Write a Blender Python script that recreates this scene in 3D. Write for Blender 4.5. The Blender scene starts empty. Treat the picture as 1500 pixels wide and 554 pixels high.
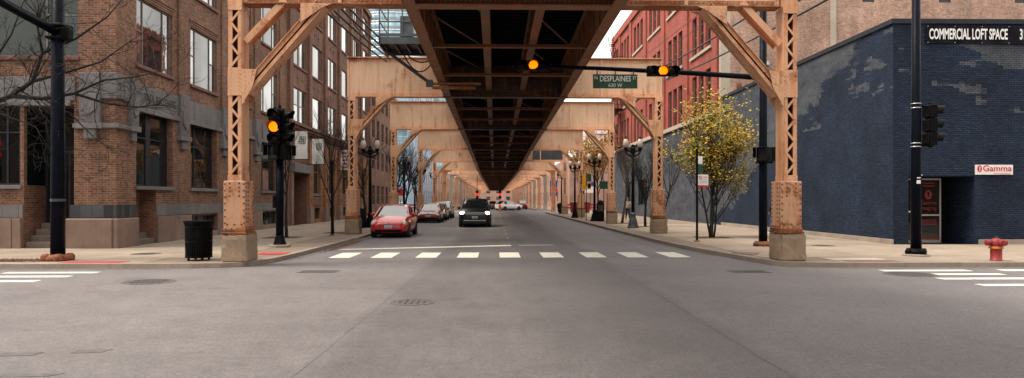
import bpy, bmesh, math, random
from mathutils import Vector, Matrix
R = math.radians
# ------------------------------------------------------------------ camera, sky, sun, exposure
sc = bpy.context.scene
col = sc.collection
cam = bpy.data.objects.new('camera', bpy.data.cameras.new('camera'))
col.objects.link(cam); sc.camera = cam
cam.location = (0, 0, 1.72)
cam.rotation_euler = (R(90), 0, -math.atan(25/1040))
cam.data.sensor_width = 36; cam.data.lens = 36*1040/1500
cam.data.shift_y = 15.5/1500
cam.data.clip_start = 0.1; cam.data.clip_end = 3000

SUN_EL, SUN_AZ = R(60), R(262)          # azimuth clockwise from +Y (down the street)
w = bpy.data.worlds.new('World'); sc.world = w; w.use_nodes = True
nt = w.node_tree; nt.nodes.clear()
sky = nt.nodes.new('ShaderNodeTexSky'); sky.sky_type = 'NISHITA'; sky.sun_disc = False
sky.sun_elevation = SUN_EL; sky.sun_rotation = SUN_AZ; sky.dust_density = 4; sky.air_density = 1.0
hs = nt.nodes.new('ShaderNodeHueSaturation'); hs.inputs['Saturation'].default_value = 0.35
mx = nt.nodes.new('ShaderNodeMix'); mx.data_type = 'RGBA'; mx.inputs[0].default_value = 0.82
mx.inputs[7].default_value = (11.5, 10.9, 10.1, 1)      # even overcast cloud deck
bg = nt.nodes.new('ShaderNodeBackground'); bg.inputs['Strength'].default_value = 0.062
wo = nt.nodes.new('ShaderNodeOutputWorld')
nt.links.new(sky.outputs[0], hs.inputs['Color']); nt.links.new(hs.outputs[0], mx.inputs[6])
nt.links.new(mx.outputs[2], bg.inputs['Color']); nt.links.new(bg.outputs[0], wo.inputs[0])
sl = bpy.data.lights.new('sun', 'SUN'); sl.energy = 1.5; sl.angle = R(24); sl.color = (1.0, 0.90, 0.77)
so = bpy.data.objects.new('sun', sl); col.objects.link(so)
sd = Vector((math.sin(SUN_AZ)*math.cos(SUN_EL), math.cos(SUN_AZ)*math.cos(SUN_EL), math.sin(SUN_EL)))
so.rotation_euler = sd.to_track_quat('Z', 'Y').to_euler(); so.location = (-20, -20, 60)
vs = sc.view_settings
vs.view_transform = 'Standard'; vs.look = 'None'; vs.gamma = 1; vs.use_curve_mapping = False
vs.exposure = 1.6

# ------------------------------------------------------------------ mesh helpers
class MB:
    def __init__(s): s.v = []; s.f = []; s.m = []; s.cur = 0
    def add(s, vs, fs):
        n = len(s.v); s.v += [tuple(v) for v in vs]
        s.f += [tuple(i+n for i in f) for f in fs]; s.m += [s.cur]*len(fs); return s
    def box(s, x0, x1, y0, y1, z0, z1):
        return s.add([(x0,y0,z0),(x1,y0,z0),(x1,y1,z0),(x0,y1,z0),(x0,y0,z1),(x1,y0,z1),(x1,y1,z1),(x0,y1,z1)],
              [(0,3,2,1),(4,5,6,7),(0,1,5,4),(1,2,6,5),(2,3,7,6),(3,0,4,7)])
    def bar(s, p0, p1, w, h, up=(0,0,1)):
        p0, p1, up = Vector(p0), Vector(p1), Vector(up)
        d = (p1-p0).normalized(); a = d.cross(up)
        if a.length < 1e-4: a = d.cross(Vector((1,0,0)))
        a.normalize(); b = a.cross(d)
        q = []
        for p in (p0, p1):
            for i, j in ((-1,-1),(1,-1),(1,1),(-1,1)): q.append(p + a*(i*w/2) + b*(j*h/2))
        return s.add(q, [(3,2,1,0),(4,5,6,7),(0,1,5,4),(1,2,6,5),(2,3,7,6),(3,0,4,7)])
    def tube(s, pts, rad, n=8, cap=True):
        pts = [Vector(p) for p in pts]
        if not hasattr(rad, '__len__'): rad = [rad]*len(pts)
        vs = []; fs = []
        ref = None
        for i, p in enumerate(pts):
            d = (pts[min(i+1, len(pts)-1)] - pts[max(i-1, 0)])
            d = d.normalized() if d.length > 1e-9 else Vector((0,0,1))
            if ref is None:
                ref = d.orthogonal()
            a = (ref - d*ref.dot(d))
            a = a.normalized() if a.length > 1e-6 else d.orthogonal().normalized()
            ref = a; b = d.cross(a)
            for k in range(n):
                t = 2*math.pi*k/n
                vs.append(p + a*(math.cos(t)*rad[i]) + b*(math.sin(t)*rad[i]))
        for i in range(len(pts)-1):
            for k in range(n):
                k2 = (k+1) % n
                fs.append((i*n+k, i*n+k2, (i+1)*n+k2, (i+1)*n+k))
        if cap:
            fs.append(tuple(reversed(range(n)))); m = (len(pts)-1)*n; fs.append(tuple(range(m, m+n)))
        return s.add(vs, fs)
    def lathe(s, prof, c=(0,0,0), n=16, axis='z', sx=1.0):
        vs = []; fs = []
        for r, z in prof:
            for k in range(n):
                t = 2*math.pi*(k+.5)/n; a, b = r*math.cos(t)*sx, r*math.sin(t)
                vs.append({'z': (c[0]+a, c[1]+b, c[2]+z), 'y': (c[0]+a, c[1]+z, c[2]+b), 'x': (c[0]+z, c[1]+a, c[2]+b)}[axis])
        for i in range(len(prof)-1):
            for k in range(n):
                k2 = (k+1) % n; q = (i*n+k, i*n+k2, (i+1)*n+k2, (i+1)*n+k)
                fs.append(q if axis != 'y' else q[::-1])
        fs.append(tuple(range(n))[::-1] if axis != 'y' else tuple(range(n)))
        m = (len(prof)-1)*n; e = tuple(range(m, m+n)); fs.append(e if axis != 'y' else e[::-1])
        return s.add(vs, fs)
    def prism(s, poly, axis, a, b):
        def P(u, v, w): return {'x': (w,u,v), 'y': (u,w,v), 'z': (u,v,w)}[axis]
        n = len(poly); vs = [P(u,v,a) for u,v in poly] + [P(u,v,b) for u,v in poly]
        fs = [tuple(range(n))[::-1], tuple(range(n, 2*n))] + [(i, (i+1)%n, n+(i+1)%n, n+i) for i in range(n)]
        return s.add(vs, fs)
    def quad(s, a, b, c, d): return s.add([a,b,c,d], [(0,1,2,3)])
    def mesh(s, name, mat, smooth=False):
        me = bpy.data.meshes.new(name); me.from_pydata(s.v, [], s.f)
        mats = mat if isinstance(mat, (list, tuple)) else [mat]
        for m in mats: me.materials.append(m)
        if len(mats) > 1: me.polygons.foreach_set('material_index', s.m)
        if smooth: me.polygons.foreach_set('use_smooth', [True]*len(me.polygons))
        me.update(); return me
    def build(s, name, mat, parent=None, loc=(0,0,0), smooth=False, bevel=0, kind=None, fix=False, seg=1):
        me = s.mesh(name, mat, smooth)
        if fix:
            b = bmesh.new(); b.from_mesh(me); bmesh.ops.recalc_face_normals(b, faces=b.faces); b.to_mesh(me); b.free()
        o = bpy.data.objects.new(name, me); col.objects.link(o); o.location = loc
        if parent: o.parent = parent
        if bevel:
            m = o.modifiers.new('bevel', 'BEVEL'); m.width = bevel; m.segments = seg; m.limit_method = 'ANGLE'
        if kind: o['kind'] = kind
        return o
def inst(me, name, parent, loc=(0,0,0), rot=(0,0,0), scale=(1,1,1)):
    o = bpy.data.objects.new(name, me); col.objects.link(o)
    o.location = loc; o.rotation_euler = rot; o.scale = scale
    if parent: o.parent = parent
    return o
def thing(name, label, cat, loc=(0,0,0), rz=0, group=None):
    o = bpy.data.objects.new(name, None); col.objects.link(o); o.empty_display_size = .3
    o.location = loc; o.rotation_euler = (0,0,rz); o['label'] = label; o['category'] = cat
    if group: o['group'] = group
    return o
def tag(o, label, cat, group=None):
    o['label'] = label; o['category'] = cat
    if group: o['group'] = group
    return o
def dup(root, loc, rz=0, label=None, parent=None):
    r = root.copy(); col.objects.link(r); r.location = loc; r.rotation_euler = (0,0,rz)
    if label: r['label'] = label
    def rec(a, b):
        for ch in list(a.children):
            c = ch.copy(); col.objects.link(c); c.parent = b; rec(ch, c)
    kids = list(root.children)
    for ch in kids:
        c = ch.copy(); col.objects.link(c); c.parent = r; rec(ch, c)
    return r
def text(s, size, mat, name, parent, loc, rot=(R(90),0,0), sx=1.0, ext=.004, align='CENTER', bold=0):
    cu = bpy.data.curves.new('t', 'FONT'); cu.body = s; cu.size = size; cu.extrude = ext
    cu.align_x = align; cu.align_y = 'CENTER'; cu.offset = bold; cu.resolution_u = 3
    t = bpy.data.objects.new('t', cu)
    me = bpy.data.meshes.new_from_object(t); bpy.data.objects.remove(t); bpy.data.curves.remove(cu)
    me.materials.clear(); me.materials.append(mat)
    o = inst(me, name, parent, loc, rot, (sx,1,1)); return o

# ------------------------------------------------------------------ materials
class NT:
    def __init__(s, name):
        s.mat = bpy.data.materials.new(name); s.mat.use_nodes = True; s.nt = s.mat.node_tree
        s.b = s.nt.nodes['Principled BSDF']
    def n(s, t, **kw):
        nd = s.nt.nodes.new(t)
        for k, v in kw.items():
            if k.startswith('_'): setattr(nd, k[1:], v)
            else: s.set(nd, k, v)
        return nd
    def set(s, nd, k, v):
        i = nd.inputs[int(k[1:])] if k[0] == 'i' and k[1:].isdigit() else nd.inputs[k.replace('__', ' ')]
        if isinstance(v, bpy.types.NodeSocket): s.nt.links.new(v, i)
        elif isinstance(v, tuple) and len(v) == 3 and i.type == 'RGBA': i.default_value = v + (1,)
        else: i.default_value = v
    def pos(s): return s.n('ShaderNodeNewGeometry').outputs['Position']
    def obj(s): return s.n('ShaderNodeTexCoord').outputs['Object']
    def map(s, v, sc): 
        return s.n('ShaderNodeMapping', Vector=v, Scale=sc).outputs[0]
    def noise(s, v, scale, detail=5, rough=.55): 
        return s.n('ShaderNodeTexNoise', Vector=v, Scale=scale, Detail=detail, Roughness=rough).outputs['Fac']
    def rng(s, f, a, b, c=0., d=1.):
        nd = s.n('ShaderNodeMapRange', Value=f); nd.inputs[1].default_value = a; nd.inputs[2].default_value = b
        nd.inputs[3].default_value = c; nd.inputs[4].default_value = d; return nd.outputs[0]
    def mix(s, f, a, b, mode='MIX'):
        nd = s.n('ShaderNodeMix', _data_type='RGBA', _blend_type=mode); s.set(nd, 'i0', f); s.set(nd, 'i6', a); s.set(nd, 'i7', b)
        return nd.outputs[2]
    def math(s, op, a, b=0.): return s.n('ShaderNodeMath', _operation=op, i0=a, i1=b).outputs[0]
    def bump(s, h, st=.3, d=.01):
        s.set(s.b, 'Normal', s.n('ShaderNodeBump', Height=h, Strength=st, Distance=d).outputs[0])
    def done(s, color=None, rough=.6, metal=0., spec=.5):
        if color is not None: s.set(s.b, 'Base__Color', color)
        s.set(s.b, 'Roughness', rough); s.b.inputs['Metallic'].default_value = metal
        s.b.inputs['Specular IOR Level'].default_value = spec
        return s.mat
def plain(name, c, rough=.5, metal=0., var=.18, scale=3., spec=.5, bump=0., bscale=60.):
    m = NT(name); p = m.pos()
    f = m.noise(p, scale, 6); f = m.rng(f, .3, .7, 1-var, 1+var)
    cc = m.n('ShaderNodeHueSaturation', Value=f, Color=c).outputs[0]
    if bump: m.bump(m.noise(p, bscale, 3), bump, .01)
    r2 = m.rng(m.noise(p, scale*2.3, 4), .3, .7, max(rough-.08, .02), min(rough+.1, 1))
    return m.done(cc, r2, metal, spec)
def emit(name, c, st):
    m = NT(name); m.b.inputs['Emission Color'].default_value = c + (1,); m.b.inputs['Emission Strength'].default_value = st
    return m.done(c, .4)
def walluv(m):
    g = m.n('ShaderNodeNewGeometry'); P = m.n('ShaderNodeSeparateXYZ', Vector=g.outputs['Position'])
    Nn = m.n('ShaderNodeSeparateXYZ', Vector=g.outputs['True Normal'])
    isx = m.math('GREATER_THAN', m.math('ABSOLUTE', Nn.outputs[0]), .5)
    u = m.math('ADD', m.math('MULTIPLY', P.outputs[1], isx), m.math('MULTIPLY', P.outputs[0], m.math('SUBTRACT', 1., isx)))
    return u, P.outputs[2], isx, P
def brick(name, c1, c2, mortar, bw=.215, rh=.075, ms=.010, var=.3, bump=.5, grime=.25, eff=0.):
    m = NT(name); u, z, isx, P = walluv(m); pos = m.pos()
    v = m.n('ShaderNodeCombineXYZ', X=u, Y=z).outputs[0]
    bt = m.n('ShaderNodeTexBrick', Vector=v, Color1=c1, Color2=c2, Mortar=mortar, Scale=1.)
    bt.inputs['Mortar Size'].default_value = ms; bt.inputs['Brick Width'].default_value = bw; bt.inputs['Row Height'].default_value = rh
    bt.inputs['Bias'].default_value = -.1; bt.inputs['Mortar Smooth'].default_value = .2
    f = m.rng(m.noise(pos, .55, 7, .62), .3, .7, 1-grime, 1+grime)
    f2 = m.rng(m.noise(pos, 9., 4), .3, .7, 1-var*.5, 1+var*.5)
    streak = m.rng(m.noise(m.map(pos, (2.2, 2.2, .18)), 1., 5), .35, .7, 1.08, .8)
    c = m.n('ShaderNodeHueSaturation', Value=m.math('MULTIPLY', m.math('MULTIPLY', f, f2), streak), Color=bt.outputs['Color']).outputs[0]
    if eff:
        e = m.rng(m.noise(pos, .8, 6, .7), .55, .75, 0., eff); c = m.mix(e, c, (.45, .38, .33))
    m.bump(m.math('ADD', m.math('MULTIPLY', bt.outputs['Fac'], -1.), m.math('MULTIPLY', m.noise(pos, 40., 3), .5)), bump, .012)
    return m.done(c, .85, 0, .3)
def steelpaint(name, base, rustamt=.5, base2=None, edge=.0, bump=.15):
    m = NT(name); p = m.pos()
    n1 = m.noise(p, 1.3, 8, .65); n2 = m.noise(m.map(p, (5., 5., .55)), 1., 5, .6); n3 = m.noise(p, 14., 5, .6)
    f = m.rng(m.noise(p, .7, 4), .3, .7, .84, 1.1)
    c = m.n('ShaderNodeHueSaturation', Value=f, Color=base).outputs[0]
    c = m.mix(m.rng(n2, .46, .72, 0., .7), c, base2 or (base[0]*.85, base[1]*.62, base[2]*.46))
    th = .72 - rustamt*.25
    s1 = m.math('ADD', m.math('MULTIPLY', n1, .62), m.math('MULTIPLY', n3, .38))
    mask = m.rng(s1, th-.04, th+.05, 0., 1.)
    rust = m.mix(n3, (.10, .030, .012), (.36, .12, .04))
    c = m.mix(mask, c, rust)
    mask2 = m.rng(m.math('MULTIPLY', n2, n1), .31-rustamt*.07, .42, 0., .75); c = m.mix(mask2, c, (.34, .125, .045))
    m.bump(m.math('ADD', n3, m.math('MULTIPLY', mask, .6)), bump, .01)
    return m.done(c, m.rng(mask, 0., 1., .5, .85), 0, .4)
def concrete(name, c, var=.2, bump=.35, crack=0., stain=.3, rnd=0.):
    m = NT(name); p = m.pos()
    f = m.math('MULTIPLY', m.rng(m.noise(p, .8, 7, .62), .3, .7, 1-var, 1+var), m.rng(m.noise(p, 30., 3), .3, .7, .9, 1.1))
    if rnd:
        oi = m.n('ShaderNodeObjectInfo').outputs['Random']; f = m.math('MULTIPLY', f, m.rng(oi, 0., 1., 1-rnd, 1+rnd))
    cc = m.n('ShaderNodeHueSaturation', Value=f, Color=c).outputs[0]
    st = m.rng(m.noise(p, 2.1, 8, .7), .56, .72, 0., stain); cc = m.mix(st, cc, (c[0]*.42, c[1]*.4, c[2]*.38))
    vs = m.rng(m.noise(m.map(p, (6., 6., .5)), 1., 4), .55, .75, 0., stain*.8); cc = m.mix(vs, cc, (c[0]*.5, c[1]*.46, c[2]*.4))
    m.bump(m.noise(p, 55., 4), bump, .008)
    return m.done(cc, .88, 0, .3)
def glass(name, tint, ior=1.9, rough=.02, wav=.0):
    m = NT(name); p = m.pos()
    f = m.rng(m.noise(p, .4, 2), .3, .7, .6, 1.5)
    c = m.n('ShaderNodeHueSaturation', Value=f, Color=tint).outputs[0]
    m.b.inputs['IOR'].default_value = ior
    m.bump(m.noise(p, .9, 3), .07 if not wav else wav, .05)
    return m.done(c, rough, 0, .5)

M = {}
EL = (.68, .385, .225)
M['steel'] = steelpaint('el_paint', EL, .52)
M['steel_low'] = steelpaint('el_paint_shoe', (.58, .33, .20), .60, (.50, .23, .11))
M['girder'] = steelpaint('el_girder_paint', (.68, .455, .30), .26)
M['rusty'] = steelpaint('rusted_flange', (.36, .18, .095), 1.0)
M['rust'] = steelpaint('rust', (.10, .036, .018), .9)
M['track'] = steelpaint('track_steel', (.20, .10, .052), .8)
M['track_shaded'] = steelpaint('shaded_inner_track_steel', (.12, .060, .034), .7)  # darker copy of the track steel, shade between the stringers painted in
M['shade_rust'] = steelpaint('shaded_rusty_steel', (.055, .026, .015), .4)  # grimy, rusty steel with the shade of covered parts darkened into its colour
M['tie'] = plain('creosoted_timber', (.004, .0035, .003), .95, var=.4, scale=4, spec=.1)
M['grey_steel'] = plain('galvanised_steel', (.055, .062, .07), .45, .3, .25, 2)
M['black_iron'] = plain('black_iron', (.004, .0045, .0055), .5, 0, .3, 6, bump=.1, spec=.08)
M['pole_blue'] = plain('blue_black_pole', (.003, .0045, .009), .38, 0, .3, 4, spec=.05)
M['cable'] = plain('black_cable', (.010, .010, .011), .5)
M['pedestal'] = concrete('pedestal_concrete', (.30, .222, .155), .3, .7, stain=.6)
M['walk'] = concrete('sidewalk_concrete', (.29, .235, .185), .14, .3, stain=.34, rnd=.10)
M['walk_base'] = concrete('sidewalk_joint', (.23, .18, .14), .16, .3, stain=.3)
M['kerb'] = concrete('kerb_concrete', (.29, .24, .20), .22, .4, stain=.45)
M['stone'] = concrete('grey_limestone', (.145, .138, .142), .22, .35, stain=.35, rnd=.12)
M['stone_dk'] = concrete('dark_stone_tile', (.045, .049, .054), .3, .2, stain=.3, rnd=.45)
M['base_stone'] = concrete('pink_base_stone', (.21, .145, .118), .25, .3, stain=.4, rnd=.08)
M['step'] = concrete('step_stone', (.15, .12, .10), .25, .3, stain=.4)
M['brickA'] = brick('brown_brick', (.215, .096, .058), (.085, .037, .024), (.205, .15, .11), var=.45)
M['brickB'] = brick('umber_brick', (.21, .096, .064), (.125, .056, .040), (.17, .115, .085), grime=.3)
M['brickO'] = brick('orange_brick', (.30, .125, .052), (.20, .08, .035), (.24, .16, .10))
M['brickR'] = brick('red_painted_brick', (.37, .092, .066), (.30, .072, .052), (.28, .08, .06), var=.2, bump=.35, grime=.18)
M['brickP'] = brick('pink_common_brick', (.44, .26, .19), (.29, .14, .10), (.44, .35, .28), var=.5, eff=.45)
M['brickF'] = brick('far_pink_brick', (.40, .225, .17), (.33, .17, .13), (.38, .29, .23))
M['trim'] = concrete('pale_trim', (.44, .38, .31), .12, .2, stain=.25)
M['sill_red'] = plain('brown_sill', (.13, .055, .04), .7, var=.25)
M['frame_dk'] = plain('dark_window_frame', (.035, .032, .03), .5)
M['frame_br'] = plain('brown_window_frame', (.14, .105, .085), .5)
M['frame_grey'] = plain('grey_green_frame', (.10, .10, .09), .55)
M['frame_blue'] = plain('blue_black_frame', (.010, .013, .022), .35)
M['glass_hi'] = glass('reflective_glass', (.33, .345, .35), 2.0)
M['glass_hi'].node_tree.nodes['Principled BSDF'].inputs['Metallic'].default_value = .85
for _k, _v in (('glass_hi2', .20), ('glass_hi3', .12)):
    M[_k] = glass(_k, (_v, _v*1.05, _v*1.06), 2.0); M[_k].node_tree.nodes['Principled BSDF'].inputs['Metallic'].default_value = .85
M['glass_mid'] = glass('window_glass', (.008, .012, .012), 1.6)
M['glass_dk'] = glass('dark_shop_glass', (.004, .006, .007), 1.5)
M['glass_gr'] = glass('green_window_glass', (.012, .022, .018), 1.5)
M['glass_tower'] = glass('blue_tower_glass', (.20, .34, .42), 1.8, .08)
M['interior'] = plain('dark_interior', (.006, .006, .007), .9)
M['blind'] = plain('white_blind', (.62, .62, .58), .8, var=.08)
M['white'] = plain('white_paint', (.75, .74, .70), .5, var=.06)
M['black'] = plain('black_plastic', (.003, .003, .0038), .5, spec=.1)
M['alu'] = plain('aluminium', (.42, .42, .42), .35, .8, .1)
M['sign_white'] = plain('sign_white', (.74, .74, .73), .4, var=.05)
M['sign_red'] = plain('sign_red', (.55, .015, .02), .4, var=.08)
M['sign_green'] = plain('sign_green', (.006, .060, .030), .4, var=.1)
M['sign_yellow'] = plain('sign_yellow', (.75, .33, .01), .4, var=.08)
M['sign_blue'] = plain('sign_blue', (.02, .06, .22), .4, var=.08)
M['banner'] = plain('black_vinyl', (.005, .006, .010), .38, var=.3, scale=2, bump=.35, bscale=3, spec=.1)
M['hyd'] = plain('hydrant_red', (.22, .014, .016), .55, 0, .35, 8, bump=.3, bscale=40)
M['hyd_y'] = plain('worn_orange', (.45, .14, .02), .6, 0, .3, 12)
M['tactile'] = plain('red_tactile', (.42, .045, .05), .75, var=.2, scale=6)
M['tactile_old'] = plain('faded_tactile', (.20, .115, .10), .85, var=.25, scale=4)
M['iron'] = plain('cast_iron', (.115, .105, .105), .6, .1, .3, 20, bump=.5, bscale=70)
M['globe'] = plain('acorn_glass', (.42, .35, .29), .25, var=.05)
M['soil'] = plain('tree_pit_soil', (.060, .035, .022), .95, var=.5, scale=15, bump=.8, bscale=50)
M['bark'] = plain('bark', (.013, .010, .0085), .9, var=.4, scale=12, bump=.8, bscale=45)
M['bark_br'] = plain('brown_bark', (.085, .055, .04), .9, var=.4, scale=12, bump=.8, bscale=45)
M['rubber'] = plain('tyre_rubber', (.012, .012, .012), .75)
M['rim'] = plain('alloy_rim', (.30, .30, .31), .3, .7, .1)
M['car_glass'] = glass('car_glass', (.01, .013, .014), 2.6)
M['car_black_trim'] = plain('car_trim', (.010, .010, .011), .5)
def carpaint(name, c):
    m = NT(name); m.b.inputs['Coat Weight'].default_value = .8; m.b.inputs['Coat Roughness'].default_value = .05
    return m.done(c, .35, .15, .5)
M['car_red'] = carpaint('red_car_paint', (.48, .005, .014))
M['car_dred'] = carpaint('maroon_car_paint', (.20, .008, .014))
M['car_grey'] = carpaint('grey_car_paint', (.09, .085, .08))
M['car_brown'] = carpaint('taupe_car_paint', (.12, .10, .08))
M['car_black'] = carpaint('black_car_paint', (.003, .0035, .006)); M['car_black'].node_tree.nodes['Principled BSDF'].inputs['Coat Weight'].default_value = .25
M['car_white'] = carpaint('white_car_paint', (.72, .71, .70))
M['red_shaded'] = plain('recess_shaded_red', (.16, .008, .010), .5)  # sign red with the shade of the door recess darkened into it
M['lens_off'] = plain('clear_headlamp', (.62, .55, .45), .15, 0, .1)
M['lens_on'] = emit('lit_headlamp', (1., .82, .5), 5.)
M['tail'] = plain('tail_lamp', (.45, .01, .01), .25)
M['tail_on'] = emit('lit_tail_lamp', (1., .02, .01), 1.2)
M['amber'] = emit('lit_amber_lens', (1., .125, .0), 1.1)
M['red_on'] = emit('lit_red_lens', (1., .008, .006), 1.5)
M['lens_dark'] = plain('dark_lens', (.006, .005, .0045), .3, spec=.15)
M['neon'] = emit('red_neon', (1., .01, .008), .7)
# asphalt
def asphalt():
    m = NT('asphalt'); p = m.pos(); P = m.n('ShaderNodeSeparateXYZ', Vector=p)
    x, y = P.outputs[0], P.outputs[1]
    n1 = m.noise(p, .22, 6, .6); n2 = m.noise(p, 1.7, 7, .65); n3 = m.noise(p, 85., 3, .7)
    wob = m.math('MULTIPLY', m.math('SUBTRACT', m.noise(p, .9, 5), .5), .5)
    xx = m.math('ADD', x, wob)
    band = m.math('MULTIPLY', m.rng(xx, -2.0, -1.6, 0., 1.), m.rng(xx, 2.9, 3.2, 1., 0.))      # strip of newer paving under the tracks
    tyre = m.math('MULTIPLY', m.rng(m.noise(m.map(p, (2.2, .05, 1.)), 1., 4), .4, .65, 0., 1.), m.rng(y, 19., 24., 0., 1.))
    f = m.math('MULTIPLY', m.rng(n1, .3, .7, .80, 1.18), m.rng(n2, .3, .7, .9, 1.1))
    f = m.math('MULTIPLY', f, m.math('MULTIPLY', m.rng(n3, .3, .7, .72, 1.28), m.math('MULTIPLY', m.rng(m.noise(p, 26., 3, .7), .3, .7, .68, 1.32), m.rng(m.noise(p, 7., 6, .75), .3, .7, .84, 1.16))))
    f = m.math('MULTIPLY', f, m.rng(band, 0., 1., 1., .76)); f = m.math('MULTIPLY', f, m.rng(tyre, 0., 1., 1., .86))
    c = m.n('ShaderNodeHueSaturation', Value=f, Color=(.160, .147, .150, 1)).outputs[0]
    oil = m.rng(m.noise(p, .55, 8, .72), .58, .70, 0., .38); c = m.mix(oil, c, (.06, .055, .055))
    m.bump(n3, .25, .006)
    return m.done(c, m.rng(n2, .3, .7, .62, .8), 0, .4)
M['asphalt'] = asphalt()
M['patch'] = plain('tar_patch', (.115, .108, .112), .75, var=.3, scale=8, bump=.5, bscale=90)
M['gutter'] = plain('gutter_dirt', (.115, .10, .088), .9, var=.4, scale=6)
M['crack'] = plain('tar_seam', (.115, .107, .102), .8, var=.3, scale=8)
def worn(name, c):
    m = NT(name); p = m.pos()
    n = m.noise(p, 5., 8, .75); k = m.rng(n, .55, .68, 0., .8)
    f = m.rng(m.noise(p, 40., 3), .3, .7, .88, 1.08)
    cc = m.n('ShaderNodeHueSaturation', Value=f, Color=c).outputs[0]
    return m.done(m.mix(k, cc, (.16, .148, .14)), .7, 0, .3)
M['marking'] = worn('white_marking', (.66, .64, .57)); M['marking_y'] = worn('yellow_marking', (.62, .30, .05))
# navy painted brick with lighter repaint patches snapped to the bricks
def navy():
    m = NT('navy_painted_brick'); u, z, isx, P = walluv(m); pos = m.pos()
    v = m.n('ShaderNodeCombineXYZ', X=u, Y=z).outputs[0]
    bt = m.n('ShaderNodeTexBrick', Vector=v, Color1=(.0195, .032, .060), Color2=(.0115, .0205, .041), Mortar=(.003, .006, .014), Scale=1.)
    bt.inputs['Mortar Size'].default_value = .009; bt.inputs['Brick Width'].default_value = .20; bt.inputs['Row Height'].default_value = .068
    uq = m.math('MULTIPLY', m.math('FLOOR', m.math('DIVIDE', u, .20)), .20); zq = m.math('MULTIPLY', m.math('FLOOR', m.math('DIVIDE', z, .068)), .068)
    q = m.n('ShaderNodeCombineXYZ', X=uq, Y=m.math('MULTIPLY', zq, 2.4), Z=isx).outputs[0]
    nz = m.noise(q, .55, 4, .6)
    # big repainted areas: upper far part of the side wall, one block on the front wall
    side = m.math('SUBTRACT', m.math('ADD', zq, m.math('MULTIPLY', m.math('SUBTRACT', uq, 27.), .40)), 7.75)
    side = m.rng(m.math('ADD', side, m.math('MULTIPLY', m.math('SUBTRACT', nz, .5), 3.6)), -.08, .12, 0., 1.)
    side = m.math('MULTIPLY', side, isx)
    fr = m.math('MULTIPLY', m.rng(m.math('ADD', m.math('SUBTRACT', uq, 17.2), m.math('ADD', m.math('MULTIPLY', m.math('SUBTRACT', zq, 6.9), 2.0), m.math('MULTIPLY', m.math('SUBTRACT', nz, .5), 3.))), -.05, .05, 0., 1.),
                 m.math('MULTIPLY', m.math('GREATER_THAN', zq, 6.35), m.math('LESS_THAN', zq, 7.35)))
    fr = m.math('MULTIPLY', fr, m.math('SUBTRACT', 1., isx))
    spots = m.math('MULTIPLY', m.rng(nz, .585, .615, 0., 1.), m.math('GREATER_THAN', zq, 4.8))
    mask = m.math('MAXIMUM', m.math('MAXIMUM', side, fr), spots)
    light = m.mix(m.rng(m.noise(m.map(pos, (1., .35, 1.)), 2.2, 7, .7), .35, .65, 0., 1.), (.062, .072, .092), (.135, .142, .15))
    base = m.n('ShaderNodeHueSaturation', Value=m.math('MULTIPLY', m.rng(m.noise(pos, .7, 7), .3, .7, .7, 1.4), m.rng(m.noise(m.map(pos, (1., 1., 3.)), 5., 5, .7), .3, .7, .6, 1.45)), Color=bt.outputs['Color']).outputs[0]
    lm = m.mix(m.math('MULTIPLY', bt.outputs['Fac'], .85), light, (.02, .025, .034))
    c = m.mix(m.math('MULTIPLY', mask, m.rng(m.noise(pos, 1.3, 6, .7), .35, .65, .55, 1.)), base, lm)
    m.bump(m.math('ADD', m.math('MULTIPLY', bt.outputs['Fac'], -1.), m.math('MULTIPLY', m.noise(pos, 30., 3), .5)), .7, .015)
    return m.done(c, .8, 0, .2)
M['navy'] = navy()
def leafmat(name, c1, c2):
    m = NT(name); p = m.pos()
    f = m.rng(m.noise(p, 1.9, 4), .40, .66, 0., 1.); f2 = m.rng(m.noise(p, 25., 2), .3, .7, .6, 1.3)
    c = m.n('ShaderNodeHueSaturation', Value=f2, Color=m.mix(f, c1, c2)).outputs[0]
    return m.done(c, .6, 0, .3)
M['leaf_y'] = leafmat('autumn_leaf', (.20, .20, .018), (.56, .30, .015))
M['leaf_o'] = leafmat('orange_leaf', (.40, .17, .02), (.30, .20, .03))
M['leaf_dead'] = leafmat('fallen_leaf', (.20, .075, .03), (.12, .04, .02))
# ------------------------------------------------------------------ setting: road, markings, sidewalks
def structure(o): o['kind'] = 'structure'; return o
rm = MB(); rm.box(-700, 700, -300, 1600, -.5, 0); road = structure(rm.build('road', M['asphalt']))
def mark(name, poly, mat, z=.004, t=.004):
    MB().prism(poly, 'z', z-t+.0005, z).build(name, mat, road)
def rect(x0, x1, y0, y1): return [(x0,y0),(x1,y0),(x1,y1),(x0,y1)]
for k in range(9):                                    # crosswalk over the street under the tracks
    x = -4.62 + k*1.272; j = random.Random(k).uniform(-.03, .03)
    mark('crosswalk_stripe', rect(x-.31+j, x+.31+j, 21.05, 23.05), M['marking'])
mark('stop_line', [(-5.35, 24.3), (.6, 26.35), (.6, 26.85), (-5.35, 24.8)], M['marking'])
mark('stop_line', [(.9, 26.6), (2.2, 26.8), (2.2, 26.95), (.9, 26.75)], M['marking'])
for s in (-1, 1):                                     # crosswalks over the cross street, left and right
    for y, a, b in ((16.95, 9.35, 11.5), (16.1, 9.5, 11.7), (15.2, 9.65, 11.9), (14.05, 9.75, 12.1), (12.7, 9.9, 12.3)):
        mark('crosswalk_stripe', rect(*sorted((s*a, s*b)), y-.16, y+.16), M['marking'])
mark('crosswalk_stripe', rect(12.3, 14.5, 16.8, 17.15), M['marking'])
for k in range(14):
    y = 31.5 + k*3.9
    mark('centre_dash', rect(.50, .62, y, y+.5), M['marking_y'])
for k in range(9): mark('centre_line', rect(.48, .66, 125+k*12, 131+k*12), M['marking_y'])
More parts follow.
